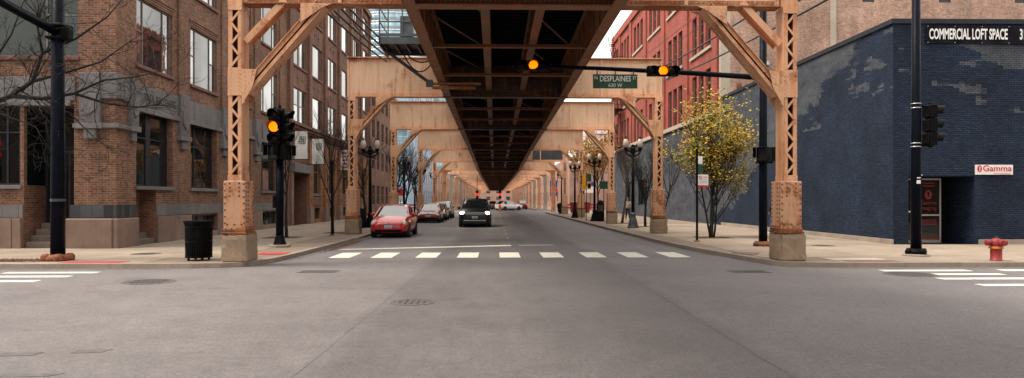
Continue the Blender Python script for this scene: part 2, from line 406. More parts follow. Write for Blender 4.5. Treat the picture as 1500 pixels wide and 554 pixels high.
def ribbon(name, pts, w, mat, z=.003, seed=0):
    r = random.Random(seed); m = MB(); L = []; Rr = []
    P = []
    for i in range(len(pts)-1):
        n = max(2, int(math.dist(pts[i], pts[i+1])/.3))
        for k in range(n): 
            t = k/n; P.append((pts[i][0]*(1-t)+pts[i+1][0]*t + r.gauss(0,.007), pts[i][1]*(1-t)+pts[i+1][1]*t + r.gauss(0,.018)))
    P.append(pts[-1])
    for i, p in enumerate(P):
        a = P[max(i-1,0)]; b = P[min(i+1,len(P)-1)]; dx, dy = b[0]-a[0], b[1]-a[1]; l = math.hypot(dx,dy) or 1
        ww = w*r.uniform(.35, 1.2)
        L.append((p[0]-dy/l*ww/2, p[1]+dx/l*ww/2, z)); Rr.append((p[0]+dy/l*ww/2, p[1]-dx/l*ww/2, z))
    for i in range(len(P)-1): m.quad(Rr[i], Rr[i+1], L[i+1], L[i])
    return m.build(name, mat, road)
ribbon('crack', [(3.15, 30), (3.0, 16), (2.85, 4)], .022, M['crack'], seed=1)
ribbon('crack', [(-1.6, 24), (-2.0, 5)], .009, M['crack'], seed=2)
ribbon('crack', [(3.6, 19.4), (5.0, 18.2), (6.4, 17.6)], .03, M['crack'], seed=4)
ribbon('crack', [(-7.5, 13.5), (-4.5, 14.0), (-1, 13.7)], .015, M['crack'], seed=5)
ribbon('crack', [(-5.7, 26.9), (-1, 23.6), (2, 23.7), (6, 24)], .02, M['crack'], seed=6)
ribbon('crack', [(4.4, 23.4), (5.1, 24.6), (6.3, 24.9)], .05, M['crack'], seed=7)
for k, pts in enumerate((((-5.62, 27), (-5.6, 60)), ((-5.8, 20), (-5.62, 27)), ((6.3, 26), (6.25, 60)), ((6.7, 21.5), (6.3, 26)), ((-30, 17.75), (-8, 17.7)), ((8.6, 17.5), (30, 17.5)))): ribbon('gutter_dirt', list(pts), .2, M['gutter'], .002, seed=20+k)
for i, (x0, x1, y) in enumerate(((-5.65, -5.1, 7.9), (-4.75, -4.42, 8.05))):
    r = random.Random(i); p = [(x0, y), ((x0+x1)/2, y+.02), (x1, y+.05), (x1+.03, y+.22), ((x0+x1)/2, y+.2), (x0-.02, y+.19)]
    mark('tar_patch', p, M['patch'])
mark('tar_patch', [(-6.6,6.95),(-4.35,7.0),(-4.25,7.12),(-6.6,7.1)], M['patch'])

def offset(pts, d):
    out = []
    for i, p in enumerate(pts):
        a = pts[max(i-1,0)]; b = pts[min(i+1,len(pts)-1)]; dx, dy = b[0]-a[0], b[1]-a[1]; l = math.hypot(dx,dy)
        out.append((p[0]-dy/l*d, p[1]+dx/l*d))
    return out
def segdist(p, a, b):
    dx, dy = b[0]-a[0], b[1]-a[1]; L = dx*dx+dy*dy
    t = max(0, min(1, ((p[0]-a[0])*dx+(p[1]-a[1])*dy)/L)) if L else 0
    return math.hypot(p[0]-a[0]-t*dx, p[1]-a[1]-t*dy)
def inside(p, poly):
    c = False; n = len(poly)
    for i in range(n):
        a, b = poly[i], poly[i-1]
        if (a[1] > p[1]) != (b[1] > p[1]) and p[0] < (b[0]-a[0])*(p[1]-a[1])/(b[1]-a[1])+a[0]: c = not c
    return c
SW = .12
slab_me = {}
def sidewalk(name, kerbline, back, slabs=None, side=1, h=SW):
    poly = kerbline + back
    base = structure(MB().prism(poly, 'z', -.2, h-.008).build(name, M['walk_base'], fix=True))
    inn = offset(kerbline, side*.16); out = offset(kerbline, -side*.012); m = MB()
    for i in range(len(kerbline)-1):
        a, b, c, d = out[i], out[i+1], inn[i+1], inn[i]
        m.prism([a, b, c, d] if side > 0 else [d, c, b, a], 'z', -.1, h+.004)
    m.build('kerb', M['kerb'], base, fix=True)
    if slabs:
        x0, x1, y0, y1, sx, sy = slabs
        nx, ny = int((x1-x0)/sx), int((y1-y0)/sy); key = (sx, sy)
        if key not in slab_me:
            slab_me[key] = MB().box(-sx/2+.006, sx/2-.006, -sy/2+.006, sy/2-.006, -.03, 0).mesh('slab', M['walk'])
        for i in range(nx):
            for j in range(ny):
                cx, cy = x0+(i+.5)*sx, y0+(j+.5)*sy
                cs = [(cx+a*sx/2, cy+b*sy/2) for a in (-1,1) for b in (-1,1)]
                if all(inside(c, poly) for c in cs) and all(min(segdist(c, kerbline[k], kerbline[k+1]) for k in range(len(kerbline)-1)) > .17 for c in cs):
                    inst(slab_me[key], 'slab', base, (cx, cy, h))
    return base
KL = [(-60,17.95), (-9,17.9), (-7.6,17.92), (-6.9,18.02), (-6.45,18.3), (-6.2,18.8), (-6.05,19.6), (-5.97,20.8), (-5.92,22.5), (-5.85,26), (-5.8,88), (-6.0,92), (-6.6,94.5), (-8,95.6), (-10,96), (-60,96)]
KR = [(60,17.75), (9.2,17.75), (8.2,17.8), (7.6,17.98), (7.25,18.4), (7.12,19.2), (6.98,20.5), (6.78,22.3), (6.55,25), (6.45,28), (6.4,88), (6.6,92), (7.2,94.6), (8.4,95.6), (10.5,96), (60,96)]
sw_left = sidewalk('sidewalk_left', KL, [], (-20.9, -5.9, 18.1, 48, 1.5, 1.52), 1)
sw_right = sidewalk('sidewalk_right', KR, [], (7.4, 22.4, 18.0, 48, 1.5, 1.52), -1)
KL2 = [(-60,112), (-10,112), (-7,112.8), (-6,114.5), (-5.8,118), (-5.8,420)]
KR2 = [(60,112), (11,112), (8.5,112.6), (7,113.8), (6.4,116.5), (6.4,420)]
sidewalk('sidewalk_far_left', KL2, [(-60,420)], None, 1); sidewalk('sidewalk_far_right', KR2, [(60,420)], None, -1)
def flat(name, poly, mat, parent, z=SW+.004):
    return MB().prism(poly, 'z', z-.02, z).build(name, mat, parent)
def tactile(poly, mat, parent, dome=True):
    o = flat('tactile_panel', poly, mat, parent, SW+.005)
    xs = [p[0] for p in poly]; ys = [p[1] for p in poly]; m = MB()
    x = min(xs)+.05
    while x < max(xs)-.03:
        y = min(ys)+.05
        while y < max(ys)-.03:
            if inside((x,y), poly): m.lathe([(.016,0),(.01,.005)], (x,y,SW+.005), 5)
            y += .07
        x += .07
    m.build('domes', mat, o, kind='stuff')
tactile(rect(-11.0, -9.45, 18.1, 18.62), M['tactile'], sw_left)
tactile([(-6.55,20.7),(-6.2,20.9),(-6.1,21.6),(-7.0,21.65),(-7.1,21.0)], M['tactile'], sw_left)
tactile(rect(9.1, 10.5, 17.95, 18.55), M['tactile_old'], sw_right)
tactile([(7.15,20.6),(7.55,20.3),(8.0,21.2),(7.2,21.5)], M['tactile_old'], sw_right)
flat('new_slab', rect(8.95, 10.4, 18.6, 19.2), M['trim'], sw_right, SW+.003)
flat('planting_strip', [(-16,18.5),(-12.2,18.5),(-11.75,18.8),(-11.6,19.3),(-16,19.5)], M['soil'], sw_left)
for p in ((-8.95,30.2), (-7.5,34.5)): flat('tree_pit', rect(p[0]-.7,p[0]+.7,p[1]-.7,p[1]+.7), M['soil'], sw_left)
for p in ((9.19,29.77), (8.91,41.9), (8.62,48)): flat('tree_pit', rect(p[0]-.7,p[0]+.7,p[1]-.65,p[1]+.65), M['soil'], sw_right)
def leaves_litter(name, label, n, fn, seed, mat):
    r = random.Random(seed); m = MB()
    for i in range(n):
        x, y, z = fn(r); a = r.uniform(0, 6.28); s = r.uniform(.02, .045); t = r.uniform(.2, .9)
        ca, sa = math.cos(a)*s, math.sin(a)*s
        m.quad((x-ca,y-sa,z), (x+sa*.7,y-ca*.7,z+.012*t), (x+ca,y+sa,z+.02*t), (x-sa*.7,y+ca*.7,z+.004))
    o = m.build(name, mat); o['kind'] = 'stuff'; o['label'] = label; o['category'] = 'leaves'
leaves_litter('fallen_leaves', 'brown fallen leaves along the left kerb by the red hatchback', 620, lambda r: (-5.72+abs(r.gauss(0,.16)), r.triangular(22.5, 31, 27), .008), 3, M['leaf_dead'])
leaves_litter('fallen_leaves', 'dead leaves on the planting strip by the left signal pole', 700, lambda r: (r.uniform(-15.8,-11.7), r.uniform(18.45,19.45), SW+.012), 4, M['leaf_dead'])
leaves_litter('fallen_leaves', 'scattered leaves in the tree pit under the yellow tree', 220, lambda r: (9.19+r.gauss(0,.55), 29.77+r.gauss(0,.5), SW+.01), 5, M['leaf_dead'])
def manhole(label, x, y, r, z=.0):
    t = thing('manhole_cover', label, 'manhole cover', (x,y,z), group='manhole covers')
    MB().lathe([(r,-.02),(r,.006),(r-.05,.008),(r-.05,.003),(r-.052,-.01)], n=32).build('ring', M['iron'], t)
    MB().lathe([(r-.06,-.02),(r-.06,.005),(.0001,.007)], n=32).build('cover', M['iron'], t)
    m = MB(); k = -int(r/.11)
    for i in range(k, -k+1):
        for j in range(k, -k+1):
            if math.hypot(i,j)*.1 < r-.12: m.box(i*.1-.025, i*.1+.025, j*.1-.025, j*.1+.025, .003, .013)
    m.build('tread', M['iron'], t, kind='stuff')
manhole('round manhole cover in the middle of the intersection', -1.38, 11.92, .37)
manhole('round manhole cover in the road in front of the black litter bin', -7.23, 15.02, .52)
manhole('wide manhole cover beside the crosswalk stripes on the right', 9.55, 16.11, .57)
manhole('manhole cover in the sidewalk between the left pole and the litter bin', -10.28, 21.18, .42, SW)
manhole('manhole cover in the sidewalk in front of the navy wall', 11.4, 24.38, .38, SW)
def drain(label, x, y):
    t = thing('drain_grate', label, 'drain', (x,y,0), group='street drains')
    MB().box(-.46,.46,-.3,.3,-.02,.006).build('frame', M['iron'], t)
    m = MB()
    for k in range(11): m.box(-.4+k*.075,-.36+k*.075,-.24,.24,.004,.014)
    m.build('bars', M['iron'], t, kind='stuff')
drain('rectangular drain grate in the road on the left of the crosswalk', -4.21, 17.06)
drain('rectangular drain grate in the road on the right of the crosswalk', 6.06, 16.81)

# ------------------------------------------------------------------ elevated railway
CX = .5                                               # centre line of the tracks
BY = [18.72, 33.6, 47.2, 64, 78.8, 94] + [109.3+15.3*i for i in range(14)]
BZ = [6.79, 6.54, 6.36, 6.18, 5.92, 5.58] + [5.56]*14
GH = 1.86
def rivet_rows(m, rows, r=.018, face='-y', off=0):
    for (x0, z0), (x1, z1), step, y in rows:
        n = max(1, int(math.hypot(x1-x0, z1-z0)/step))
        for k in range(n+1):
            t = k/n; x = x0+(x1-x0)*t; z = z0+(z1-z0)*t
            a = r
            if face == '-y': q = [(x-a,y,z-a),(x+a,y,z-a),(x+a,y,z+a),(x-a,y,z+a),(x-a*.5,y-r,z-a*.5),(x+a*.5,y-r,z-a*.5),(x+a*.5,y-r,z+a*.5),(x-a*.5,y-r,z+a*.5)]
            else:
                sgn = 1 if face == '+x' else -1
                q = [(y,x-a,z-a),(y,x+a,z-a),(y,x+a,z+a),(y,x-a,z+a),(y+sgn*r,x-a*.5,z-a*.5),(y+sgn*r,x+a*.5,z-a*.5),(y+sgn*r,x+a*.5,z+a*.5),(y+sgn*r,x-a*.5,z+a*.5)]
            m.add(q, [(4,5,6,7),(0,1,5,4),(1,2,6,5),(2,3,7,6),(3,0,4,7)])
ORD = ['nearest', 'second', 'third', 'fourth', 'fifth', 'sixth', 'seventh', 'eighth', 'ninth', 'tenth', 'eleventh', 'twelfth', 'thirteenth', 'fourteenth', 'fifteenth', 'sixteenth', 'seventeenth', 'eighteenth', 'nineteenth', 'twentieth']
def pedestal_mesh(seed, hw, hd, h):
    b = bmesh.new(); bmesh.ops.create_cube(b, size=1)
    bmesh.ops.scale(b, vec=(hw*2, hd*2, h), verts=b.verts); bmesh.ops.translate(b, vec=(0,0,h/2), verts=b.verts)
    bmesh.ops.bevel(b, geom=list(b.edges), offset=.03, segments=2, affect='EDGES')
    bmesh.ops.subdivide_edges(b, edges=[e for e in b.edges if e.calc_length() > .3], cuts=5, use_grid_fill=True)
    r = random.Random(seed)
    for v in b.verts:
        e = sum((abs(abs(v.co.x)-hw) < .06, abs(abs(v.co.y)-hd) < .06, v.co.z > h-.06))
        if e >= 2: v.co *= 1 - r.random()*.045 * (1 if v.co.z > .1 else 0)
        v.co += Vector((r.gauss(0,.004), r.gauss(0,.004), r.gauss(0,.003) if v.co.z > .1 else 0))
    me = bpy.data.meshes.new('pedestal'); b.to_mesh(me); b.free(); me.materials.append(M['pedestal'])
    return me
def bent(i):
    Y, zb = BY[i], BZ[i]; lattice = i < 5; near = i < 3
    lab = {0: 'nearest rusty cream steel frame straddling the street at the intersection'}.get(i, '%s steel frame of the elevated railway counted from the intersection' % ORD[i])
    t = thing('elevated_railway_frame', lab, 'steel frame', (CX, Y, 0), group='steel frames carrying the elevated railway')
    ztop = zb+GH if i == 0 else zb
    for s in (-1, 1):
        cx = 7.25 if s > 0 else -7.19
        if lattice:
            inst(pedestal_mesh(i*2+s, .34, .42, .72), 'pedestal', t, (cx+.03, 0, SW))
            c = MB()                                                # shaft: two channels with tie plates
            zs = SW+.72+1.3
            for q in (-1, 1):
                c.box(cx+q*.166-.012, cx+q*.166+.012, -.26, .26, zs, ztop)
                for f in (-1, 1): c.box(*sorted((cx+q*.153, cx+q*.07)), f*.26-.012, f*.26+.012, zs, ztop)
            for za, zc in ((zb-1.85 if i else 4.4, zb-1.05 if i else 5.12), (ztop-(.2 if i else 2.05), ztop-.002), (zs, zs+.22)):
                for f in (-1, 1): c.box(cx-.18, cx+.18, f*.285-.012, f*.285+.008, za, zc)
            sh = c.build('column', M['steel'], t)
            MB().box(cx-.15, cx+.15, .02, .035, zs, ztop-.01).build('column_shade_sheet', M['shade_rust'], sh)  # dark sheet added behind the lacing, stands for the shaded column interior
            lm = None; pitch = .28                                   # zigzag lacing, each bar a piece
            for za, zc in ((zs+.24, zb-1.87 if i else 4.38), (zb-1.03 if i else 5.14, ztop-(.22 if i else 2.07))):
                n = max(1, round((zc-za)/pitch)); hh = (zc-za)/n
                for f in (-1, 1):
                    if f == 1 and i > 1: continue
                    for k in range(n):
                        g = 1 if k % 2 else -1
                        inst(lace_mesh(round(hh,3)), 'lattice_bar', sh, (cx, f*.276, za+(k+.5)*hh), (0,0,0 if g*f > 0 else R(180)))
            sm = MB()
            z0 = SW+.72
            sm.box(cx-.275, cx+.275, -.33, -.305, z0+.06, z0+1.36); sm.box(cx-.275, cx+.275, .305, .33, z0+.06, z0+1.36)
            for q in (-1, 1): sm.box(*sorted((cx+q*.275, cx+q*.25)), -.304, .304, z0+.06, z0+1.36)
            sm.box(cx-.245, cx+.245, -.30, .30, z0+.06, z0+1.3)
            shoe = sm.build('base_shoe', M['steel_low'], t, bevel=.012)
            bp = MB(); bp.box(cx-.32, cx+.32, -.40, .40, z0-.004, z0+.045)
            for q in (-1,1):
                bp.box(cx-.30, cx+.30, q*.345-.014, q*.345+.014, z0+.045, z0+.12); bp.box(*sorted((cx+q*.277, cx+q*.30)), -.33, .33, z0+.045, z0+.13)
            bp.build('base_plate', M['rust'], shoe, bevel=.008)
            if near:
                rv = MB(); rows = []
                for q in (-1, 1):
                    rows += [((cx+q*.24, z0+.28), (cx+q*.24, z0+1.28), .155, -.33), ((cx+q*.12, z0+.98), (cx+q*.12, z0+1.3), .105, -.33)]
                rows += [((cx-.22, z0+.13), (cx+.22, z0+.13), .11, -.33), ((cx-.18, z0+.24), (cx+.18, z0+.24), .12, -.33)]
                rivet_rows(rv, rows, .022); f2 = '+x' if s < 0 else '-x'
                xf = cx+(.275 if s < 0 else -.275)
                rivet_rows(rv, [((q*.27, z0+.3), (q*.27, z0+1.3), .11, xf) for q in (-1, -.4, 1)] + [((-.28, z0+.17), (.28, z0+.17), .11, xf+(.025 if s<0 else -.025))], .022, f2)
                rv.build('rivets', M['rust'], shoe, kind='stuff')
                rv = MB(); rows = []
                for q in (-1, 1):
                    rows += [((cx+q*.155, zs+.05), (cx+q*.155, ztop-.05), .11, -.297), ((cx+q*.09, zs+.05), (cx+q*.09, zs+.2), .075, -.297), ((cx+q*.1, 4.45 if i == 0 else zb-1.8), (cx+q*.1, 5.08 if i == 0 else zb-1.1), .1, -.297)]
                rivet_rows(rv, rows, .013); rv.build('rivets', M['steel'], sh, kind='stuff')
            # knee brace with gussets
            a = Vector((cx-s*.22, 0, 4.52)); b = Vector((cx-s*2.2, 0, zb+.02))
            if i: a = Vector((cx-s*.2, 0, zb-1.62)); b = Vector((cx-s*1.65, 0, zb-.02))
            k = MB(); d = (b-a).normalized(); nrm = Vector((0,1,0)).cross(d)
            for f in (-1, 1):
                [k.bar(a+Vector((0,f*.20,0))+nrm*h_, b+Vector((0,f*.20,0))+nrm*h_, .016, .105, nrm) for h_ in (-.075, .075)]
                for g in (-1, 1): k.bar(a+Vector((0,f*.235,0))+nrm*(g*.125), b+Vector((0,f*.235,0))+nrm*(g*.125), .085, .016, nrm)
            k.bar(a+nrm*.118, b+nrm*.118, .36, .012, nrm); k.bar(a-nrm*.118, b-nrm*.118, .36, .012, nrm)
            kb = k.build('knee_brace', M['steel'], t)
            MB().bar(a, b, .02, .2, nrm).build('brace_shade_sheet', M['shade_rust'], kb)  # dark sheet added in the brace slot, stands for shade in the gap
            if near:
                rv = MB(); p = a+nrm*.0; L = (b-a).length
                rivet_rows(rv, [((a.x+nrm.x*g*.07, a.z+nrm.z*g*.07), (b.x+nrm.x*g*.07, b.z+nrm.z*g*.07), .3, -.21) for g in (-1,1)], .014)
                rv.build('rivets', M['steel'], kb, kind='stuff')
            z_ = a.z
            lowp = [(cx-s*.181, z_-.38), (cx-s*.181, z_+.56), (cx-s*.56, z_+.56), (cx-s*.46, z_+.12)]
            up = [(b.x+s*.52, zb-.004), (b.x-s*.3, zb-.004), (b.x-s*.02, zb-.12), (b.x+s*.52, zb-.5)]
            for pl in (lowp, up):
                for f in (-1, 1):
                    g_ = MB().prism(pl if s < 0 else pl[::-1], 'y', f*.295-.008, f*.295+.008).build('gusset', M['steel'], t, fix=True)
            if near:
                rv = MB()
                rivet_rows(rv, [((cx-s*.28, z_+.1), (cx-s*.55, z_+.52), .1, -.303), ((cx-s*.26, z_-.3), (cx-s*.26, z_+.5), .1, -.303), ((b.x+s*.42, zb-.32), (b.x-s*.08, zb-.06), .1, -.303), ((b.x+s*.46, zb-.1), (b.x-.0, zb-.06), .1, -.303)], .014)
                rv.build('rivets', M['steel'], g_, kind='stuff')
            if i == 0:
                st = MB(); a2 = Vector((cx-s*.23, 0, 5.82)); b2 = Vector((cx-s*1.25, 0, zb+.12)); d2 = (b2-a2).normalized()
                n2 = Vector((0,1,0)).cross(d2)
                st.bar(a2, b2, .36, .02, n2); 
                for f in (-1, 1): st.bar(a2+Vector((0,f*.18,0)), b2+Vector((0,f*.18,0)), .02, .17, n2)
                st.build('strut', M['steel'], t)
        else:
            c = MB()
            for q in (-1, 1):
                c.box(cx+q*.24-.02, cx+q*.24+.02, -.3, .3, SW+.5, zb)
            c.box(cx-.225, cx+.225, -.02, .02, SW+.5, zb)
            c.box(cx-.3, cx+.3, -.36, .36, SW, SW+.75)
            c.prism([(cx-s*.25, zb-1.0), (cx-s*.25, zb-.002), (cx-s*1.1, zb-.002), (cx-s*.45, zb-.3)][::(1 if s < 0 else -1)], 'y', -.05, .05)
            c.build('column', M['trim'] if i % 2 == 0 and i > 5 else M['steel'], t, fix=True)
    # plate girder
    gx = 7.45; g = MB()
    wall = 7.03 if i == 0 else gx
    sec = 2.95
    gd = MB().box(-sec, sec, -.012, .012, zb+.03, zb+GH-.03).build('girder', M['shade_rust'], t)  # centre web coloured darker: shade under the tracks painted in, plus grime
    gw = {}
    for q in (-1, 1):
        g = MB(); x0, x1 = sorted((q*sec, q*wall)); g.box(x0, x1, -.012, .012, zb+.03, zb+GH-.03)
        for x in (wall-.06, 4.55): g.box(q*x-.045, q*x+.045, -.11, .11, zb+.04, zb+GH-.04)
        gw[q] = g.build('girder', M['girder'], t)
    def flg(fl, x0, x1):
        fl.box(x0, x1, -.24, .24, zb-.001, zb+.032); fl.box(x0, x1, -.24, .24, zb+GH-.032, zb+GH)
        for f in (-1, 1):
            for z0, z1 in ((zb+.033, zb+.20), (zb+GH-.2, zb+GH-.033)): fl.box(x0, x1, *sorted((f*.013, f*.030)), z0, z1)
    for q in (-1, 1):
        fl = MB(); flg(fl, *sorted((q*sec, q*wall))); fl.build('flange', M['steel'] if i else M['rusty'], gw[q])
    fl = MB(); flg(fl, -sec, sec); fl.build('flange', M['shade_rust'] if i else M['track'], gd)  # centre flange darkened likewise for underdeck shade and rust
    if i == 4: MB().box(3.7, 7.0, -.05, -.031, zb+.25, zb+1.25).build('grey_plate', M['grey_steel'], gw[1])
    if i < 4:
        rv = MB(); rows = [((-wall+.1, zb+.08), (wall-.1, zb+.08), .13, -.03), ((-wall+.16, zb+.15), (wall-.1, zb+.15), .13, -.03)]
        for q in (-1, 1): rows += [((q*(wall-.06)-.03, zb+.1), (q*(wall-.06)-.03, zb+GH-.1), .1, -.11), ((q*(wall-.06)+.03, zb+.1), (q*(wall-.06)+.03, zb+GH-.1), .1, -.11), ((q*(wall-.2), zb+.3), (q*(wall-.2), zb+GH-.1), .1, -.012)]
        for x in (-4.4, -3.6, 3.6, 4.6): rows.append(((x, zb+.25), (x, zb+GH-.2), .12, -.012))
        rivet_rows(rv, rows, .016); rv.build('rivets', M['steel'], gd, kind='stuff')
    if i == 0:      # rivet studded bottom strip of the near girder
        rv = MB()
        for k in range(150):
            x = -7+k*.094
            rv.lathe([(.02,0),(.012,-.014)], (x, -.14, zb-.001), 6); rv.lathe([(.02,0),(.012,-.014)], (x+.047, -.2, zb-.001), 6)
        rv.build('rivets', M['rusty'], gd, kind='stuff')
    return t
_l = {}
def lace_mesh(h):
    if h not in _l:
        a = Vector((-.115, 0, -h/2)); b = Vector((.115, 0, h/2))
        _l[h] = MB().bar(a, b, .014, .058, Vector((-h,0,.23)).normalized()).mesh('lattice_bar', M['steel'])
    return _l[h]
for i in range(len(BY)): bent(i)
# grey patched plate on the sixth frame
# the track deck
deck = thing('elevated_track_deck', 'dark rusty railway deck running down the middle overhead', 'railway deck', (CX, BY[0], 0))
spans = [(-27, 6.75, -12, 6.75), (-12, 6.75, 3, 6.75), (3, 6.75, BY[0], 6.75)]
for i in range(len(BY)-1): spans.append((BY[i], BZ[i], BY[i+1], BZ[i+1]))
ty = MB(); br = MB(); rl = MB()
for (ya, za, yb, zb_) in spans:
    a_, b_ = ya-BY[0]+.03, yb-BY[0]-.03
    for x in (-2.72, -.78, .78, 2.72):
        out = abs(x) > 2; m = MB(); H = 1.45 if out else 1.1
        zt = lambda z: z+1.6
        p = lambda dx, y, z: (x+dx, y, z)
        lo = .03 if out else .30
        m.bar((x, a_, za+lo+H/2), (x, b_, zb_+lo+H/2), .014, H-.03)
        fw = .34 if out else .26
        m.bar((x, a_, za+lo+.008), (x, b_, zb_+lo+.008), fw, .028); m.bar((x, a_, za+lo+H-.01), (x, b_, zb_+lo+H-.01), fw, .028)
        for q in (-1, 1): m.bar((x+q*.02, a_, za+lo+.1), (x+q*.02, b_, zb_+lo+.1), .02, .15)
        n = max(3, int((b_-a_)/1.25))
        for k in range(n+1):
            t = k/n; y = a_+(b_-a_)*t; z = za+(zb_-za)*t
            m.box(x-.075, x+.075, y-.03 if k else y, y+.03 if k < n else y+.001, z+lo+.05, z+lo+H-.05)
        m.build('stringer', M['track'] if out else M['track_shaded'], deck)
        if out and ya < 40:
            rv = MB(); L = b_-a_; n = int(L/.16)
            for k in range(n):
                t = (k+.5)/n; y = a_+L*t; z = za+(zb_-za)*t+lo-.007
                for q in (-.12, .12): rv.lathe([(.02,0),(.012,-.013)], (x+q, y, z), 5)
            rv.build('rivets', M['track'], deck, kind='stuff')
    for k in (1, 2):
        t = k/3; y = a_+(b_-a_)*t; z = za+(zb_-za)*t
        MB().bar((-2.9, y, z+.09), (2.9, y, z+.09), .12, .035).bar((-2.9, y+.05, z+.14), (2.9, y+.05, z+.14), .02, .13).build('strut', M['track'], deck)
    m = MB()                                                       # wind bracing under the ties
    for k in range(3):
        y0 = a_+(b_-a_)*k/3; y1 = a_+(b_-a_)*(k+1)/3; z0 = za+(zb_-za)*k/3+1.2; z1 = za+(zb_-za)*(k+1)/3+1.2
        for x0 in (-2.65, .85): m.bar((x0, y0, z0), (x0+1.8, y1, z1), .08, .02)
    m.build('wind_bracing', M['track_shaded'], deck)
    n = int((b_-a_)/.42)
    for k in range(n):
        t = (k+.5)/n; y = a_+(b_-a_)*t; z = za+(zb_-za)*t+1.49
        ty.box(-3.25, 3.25, y-.14, y+.14, z, z+.2)
    br.bar((-3.1, a_, za+1.74), (-3.1, b_, zb_+1.74), .7, .06); br.bar((3.1, a_, za+1.74), (3.1, b_, zb_+1.74), .7, .06); br.bar((0, a_, za+1.74), (0, b_, zb_+1.74), 1.5, .06)
    for x in (-1.75, 1.75): br.bar((x, a_, za+1.73), (x, b_, zb_+1.73), 1.9, .045)  # solid boards added above the ties to keep daylight off the underside
    for x in (-2.47, -1.03, 1.03, 2.47): rl.bar((x, a_, za+1.85), (x, b_, zb_+1.85), .07, .15)
ty.build('ties', M['tie'], deck, kind='stuff'); br.build('light_block_boards', M['tie'], deck); rl.build('rails', M['iron'], deck)
# grey equipment platform hung beside the deck, its brace and cables
pf = thing('equipment_platform', 'grey steel equipment platform hung on the left side of the track deck', 'platform', (-3.2, 29, 0))
X0, X1, YA, YB = -1.35, .38, -.9, 1.4
m = MB(); m.box(X0, X1, YA, YB, 8.08, 8.13)
for y in (YA, YB): m.box(X0, X1, y-.03, y+.03, 7.86, 8.079)
for k in range(4): m.box(X0+.05+k*.45, X0+.11+k*.45, YA+.03, YB-.03, 7.92, 8.079)
m.box(X0-.03, X0+.03, YA-.03, YB+.03, 7.8, 8.2)
m.build('floor', M['grey_steel'], pf)
for x, y in ((X0, YA), (X0, YB), (-.45, YA), (X1-.05, YA)): MB().box(x-.025, x+.025, y-.025, y+.025, 8.14, 9.35 if x > X0 else 10.4).build('post', M['grey_steel'], pf)
m = MB()
for z in (8.75, 9.3): m.bar((X0, YA, z), (X1, YA, z), .04, .05); m.bar((X0, YA, z), (X0, YB, z), .04, .05)
m.bar((X0, YA, 8.22), (X1, YA, 8.22), .012, .12)
m.build('railing', M['grey_steel'], pf)
m = MB(); m.box(-.55, -.05, YA+.1, YA+.7, 8.131, 9.0); m.build('cabinet', M['grey_steel'], pf, bevel=.02)
m = MB(); m.bar((X0+.1, .1, 7.8), (.42, .6, 6.62), .09, .12); m.box(.35, .62, .45, .75, 6.42, 6.68); m.build('brace', M['grey_steel'], pf)
m = MB(); m.box(.6, 2.6, .52, .68, 6.5, 6.58); m.box(.6, 2.4, .5, .7, 6.32, 6.42); m.build('support_beam', M['rusty'], pf)
def sag(a, b, s, n=12):
    a, b = Vector(a), Vector(b); return [a.lerp(b, k/n) - Vector((0,0,s*4*(k/n)*(1-k/n))) for k in range(n+1)]
for a, b, s in (((-.6,.2,7.8),(.75,.6,7.7),.75), ((-.5,.4,7.8),(.8,.5,7.75),.38)): MB().tube(sag(a,b,s), .028, 6).build('hanging_cable', M['cable'], pf, smooth=True)
MB().box(.15,.28,-.95,-.9,9.1,9.5).build('warning_plate', M['sign_yellow'], pf)
for k in range(4):
    o = MB().tube(sag((-4.95+k*.13, 19.0, 7.15+k*.13), (-5.0+k*.14, 33.0, 8.1+k*.16), .10), .036, 6).build('cable', M['cable'], smooth=True)
    tag(o, ['lowest','second lowest','second highest','highest'][k] + ' of the four thick black cables between the first two frames', 'cable', 'thick cables beside the left building')
# ------------------------------------------------------------------ buildings
def PT(ax, P0, n, t, d, z): return (P0-n*d, t, z) if ax == 'x' else (t, P0-n*d, z)
def PB(mb, ax, P0, n, t0, t1, d0, d1, z0, z1):
    a, b = sorted((P0-n*d0, P0-n*d1))
    return mb.box(a, b, t0, t1, z0, z1) if ax == 'x' else mb.box(t0, t1, a, b, z0, z1)
def facade(mb, ax, P0, n, t0, t1, z0, z1, ops=(), depth=.3):
    flip = (n < 0) if ax == 'x' else (n > 0)
    def Q(a, b, c, d): mb.quad(*((a,b,c,d) if not flip else (d,c,b,a)))
    ts = sorted({t0, t1} | {o[0] for o in ops} | {o[1] for o in ops}); zs = sorted({z0, z1} | {o[2] for o in ops} | {o[3] for o in ops})
    ts = [t for t in ts if t0 <= t <= t1]; zs = [z for z in zs if z0 <= z <= z1]
    for i in range(len(ts)-1):
        for j in range(len(zs)-1):
            tc, zc = (ts[i]+ts[i+1])/2, (zs[j]+zs[j+1])/2
            if any(o[0] < tc < o[1] and o[2] < zc < o[3] for o in ops): continue
            Q(PT(ax,P0,n,ts[i],0,zs[j]), PT(ax,P0,n,ts[i+1],0,zs[j]), PT(ax,P0,n,ts[i+1],0,zs[j+1]), PT(ax,P0,n,ts[i],0,zs[j+1]))
    for o in ops:
        a, b, c, d = o[:4]; e = o[4] if len(o) > 4 else depth
        p = lambda t, dd, z: PT(ax,P0,n,t,dd,z)
        Q(p(a,0,c), p(a,0,d), p(a,e,d), p(a,e,c)); Q(p(b,0,d), p(b,0,c), p(b,e,c), p(b,e,d))
        Q(p(a,0,d), p(b,0,d), p(b,e,d), p(a,e,d)); Q(p(b,0,c), p(a,0,c), p(a,e,c), p(b,e,c))
WR = random.Random(3)
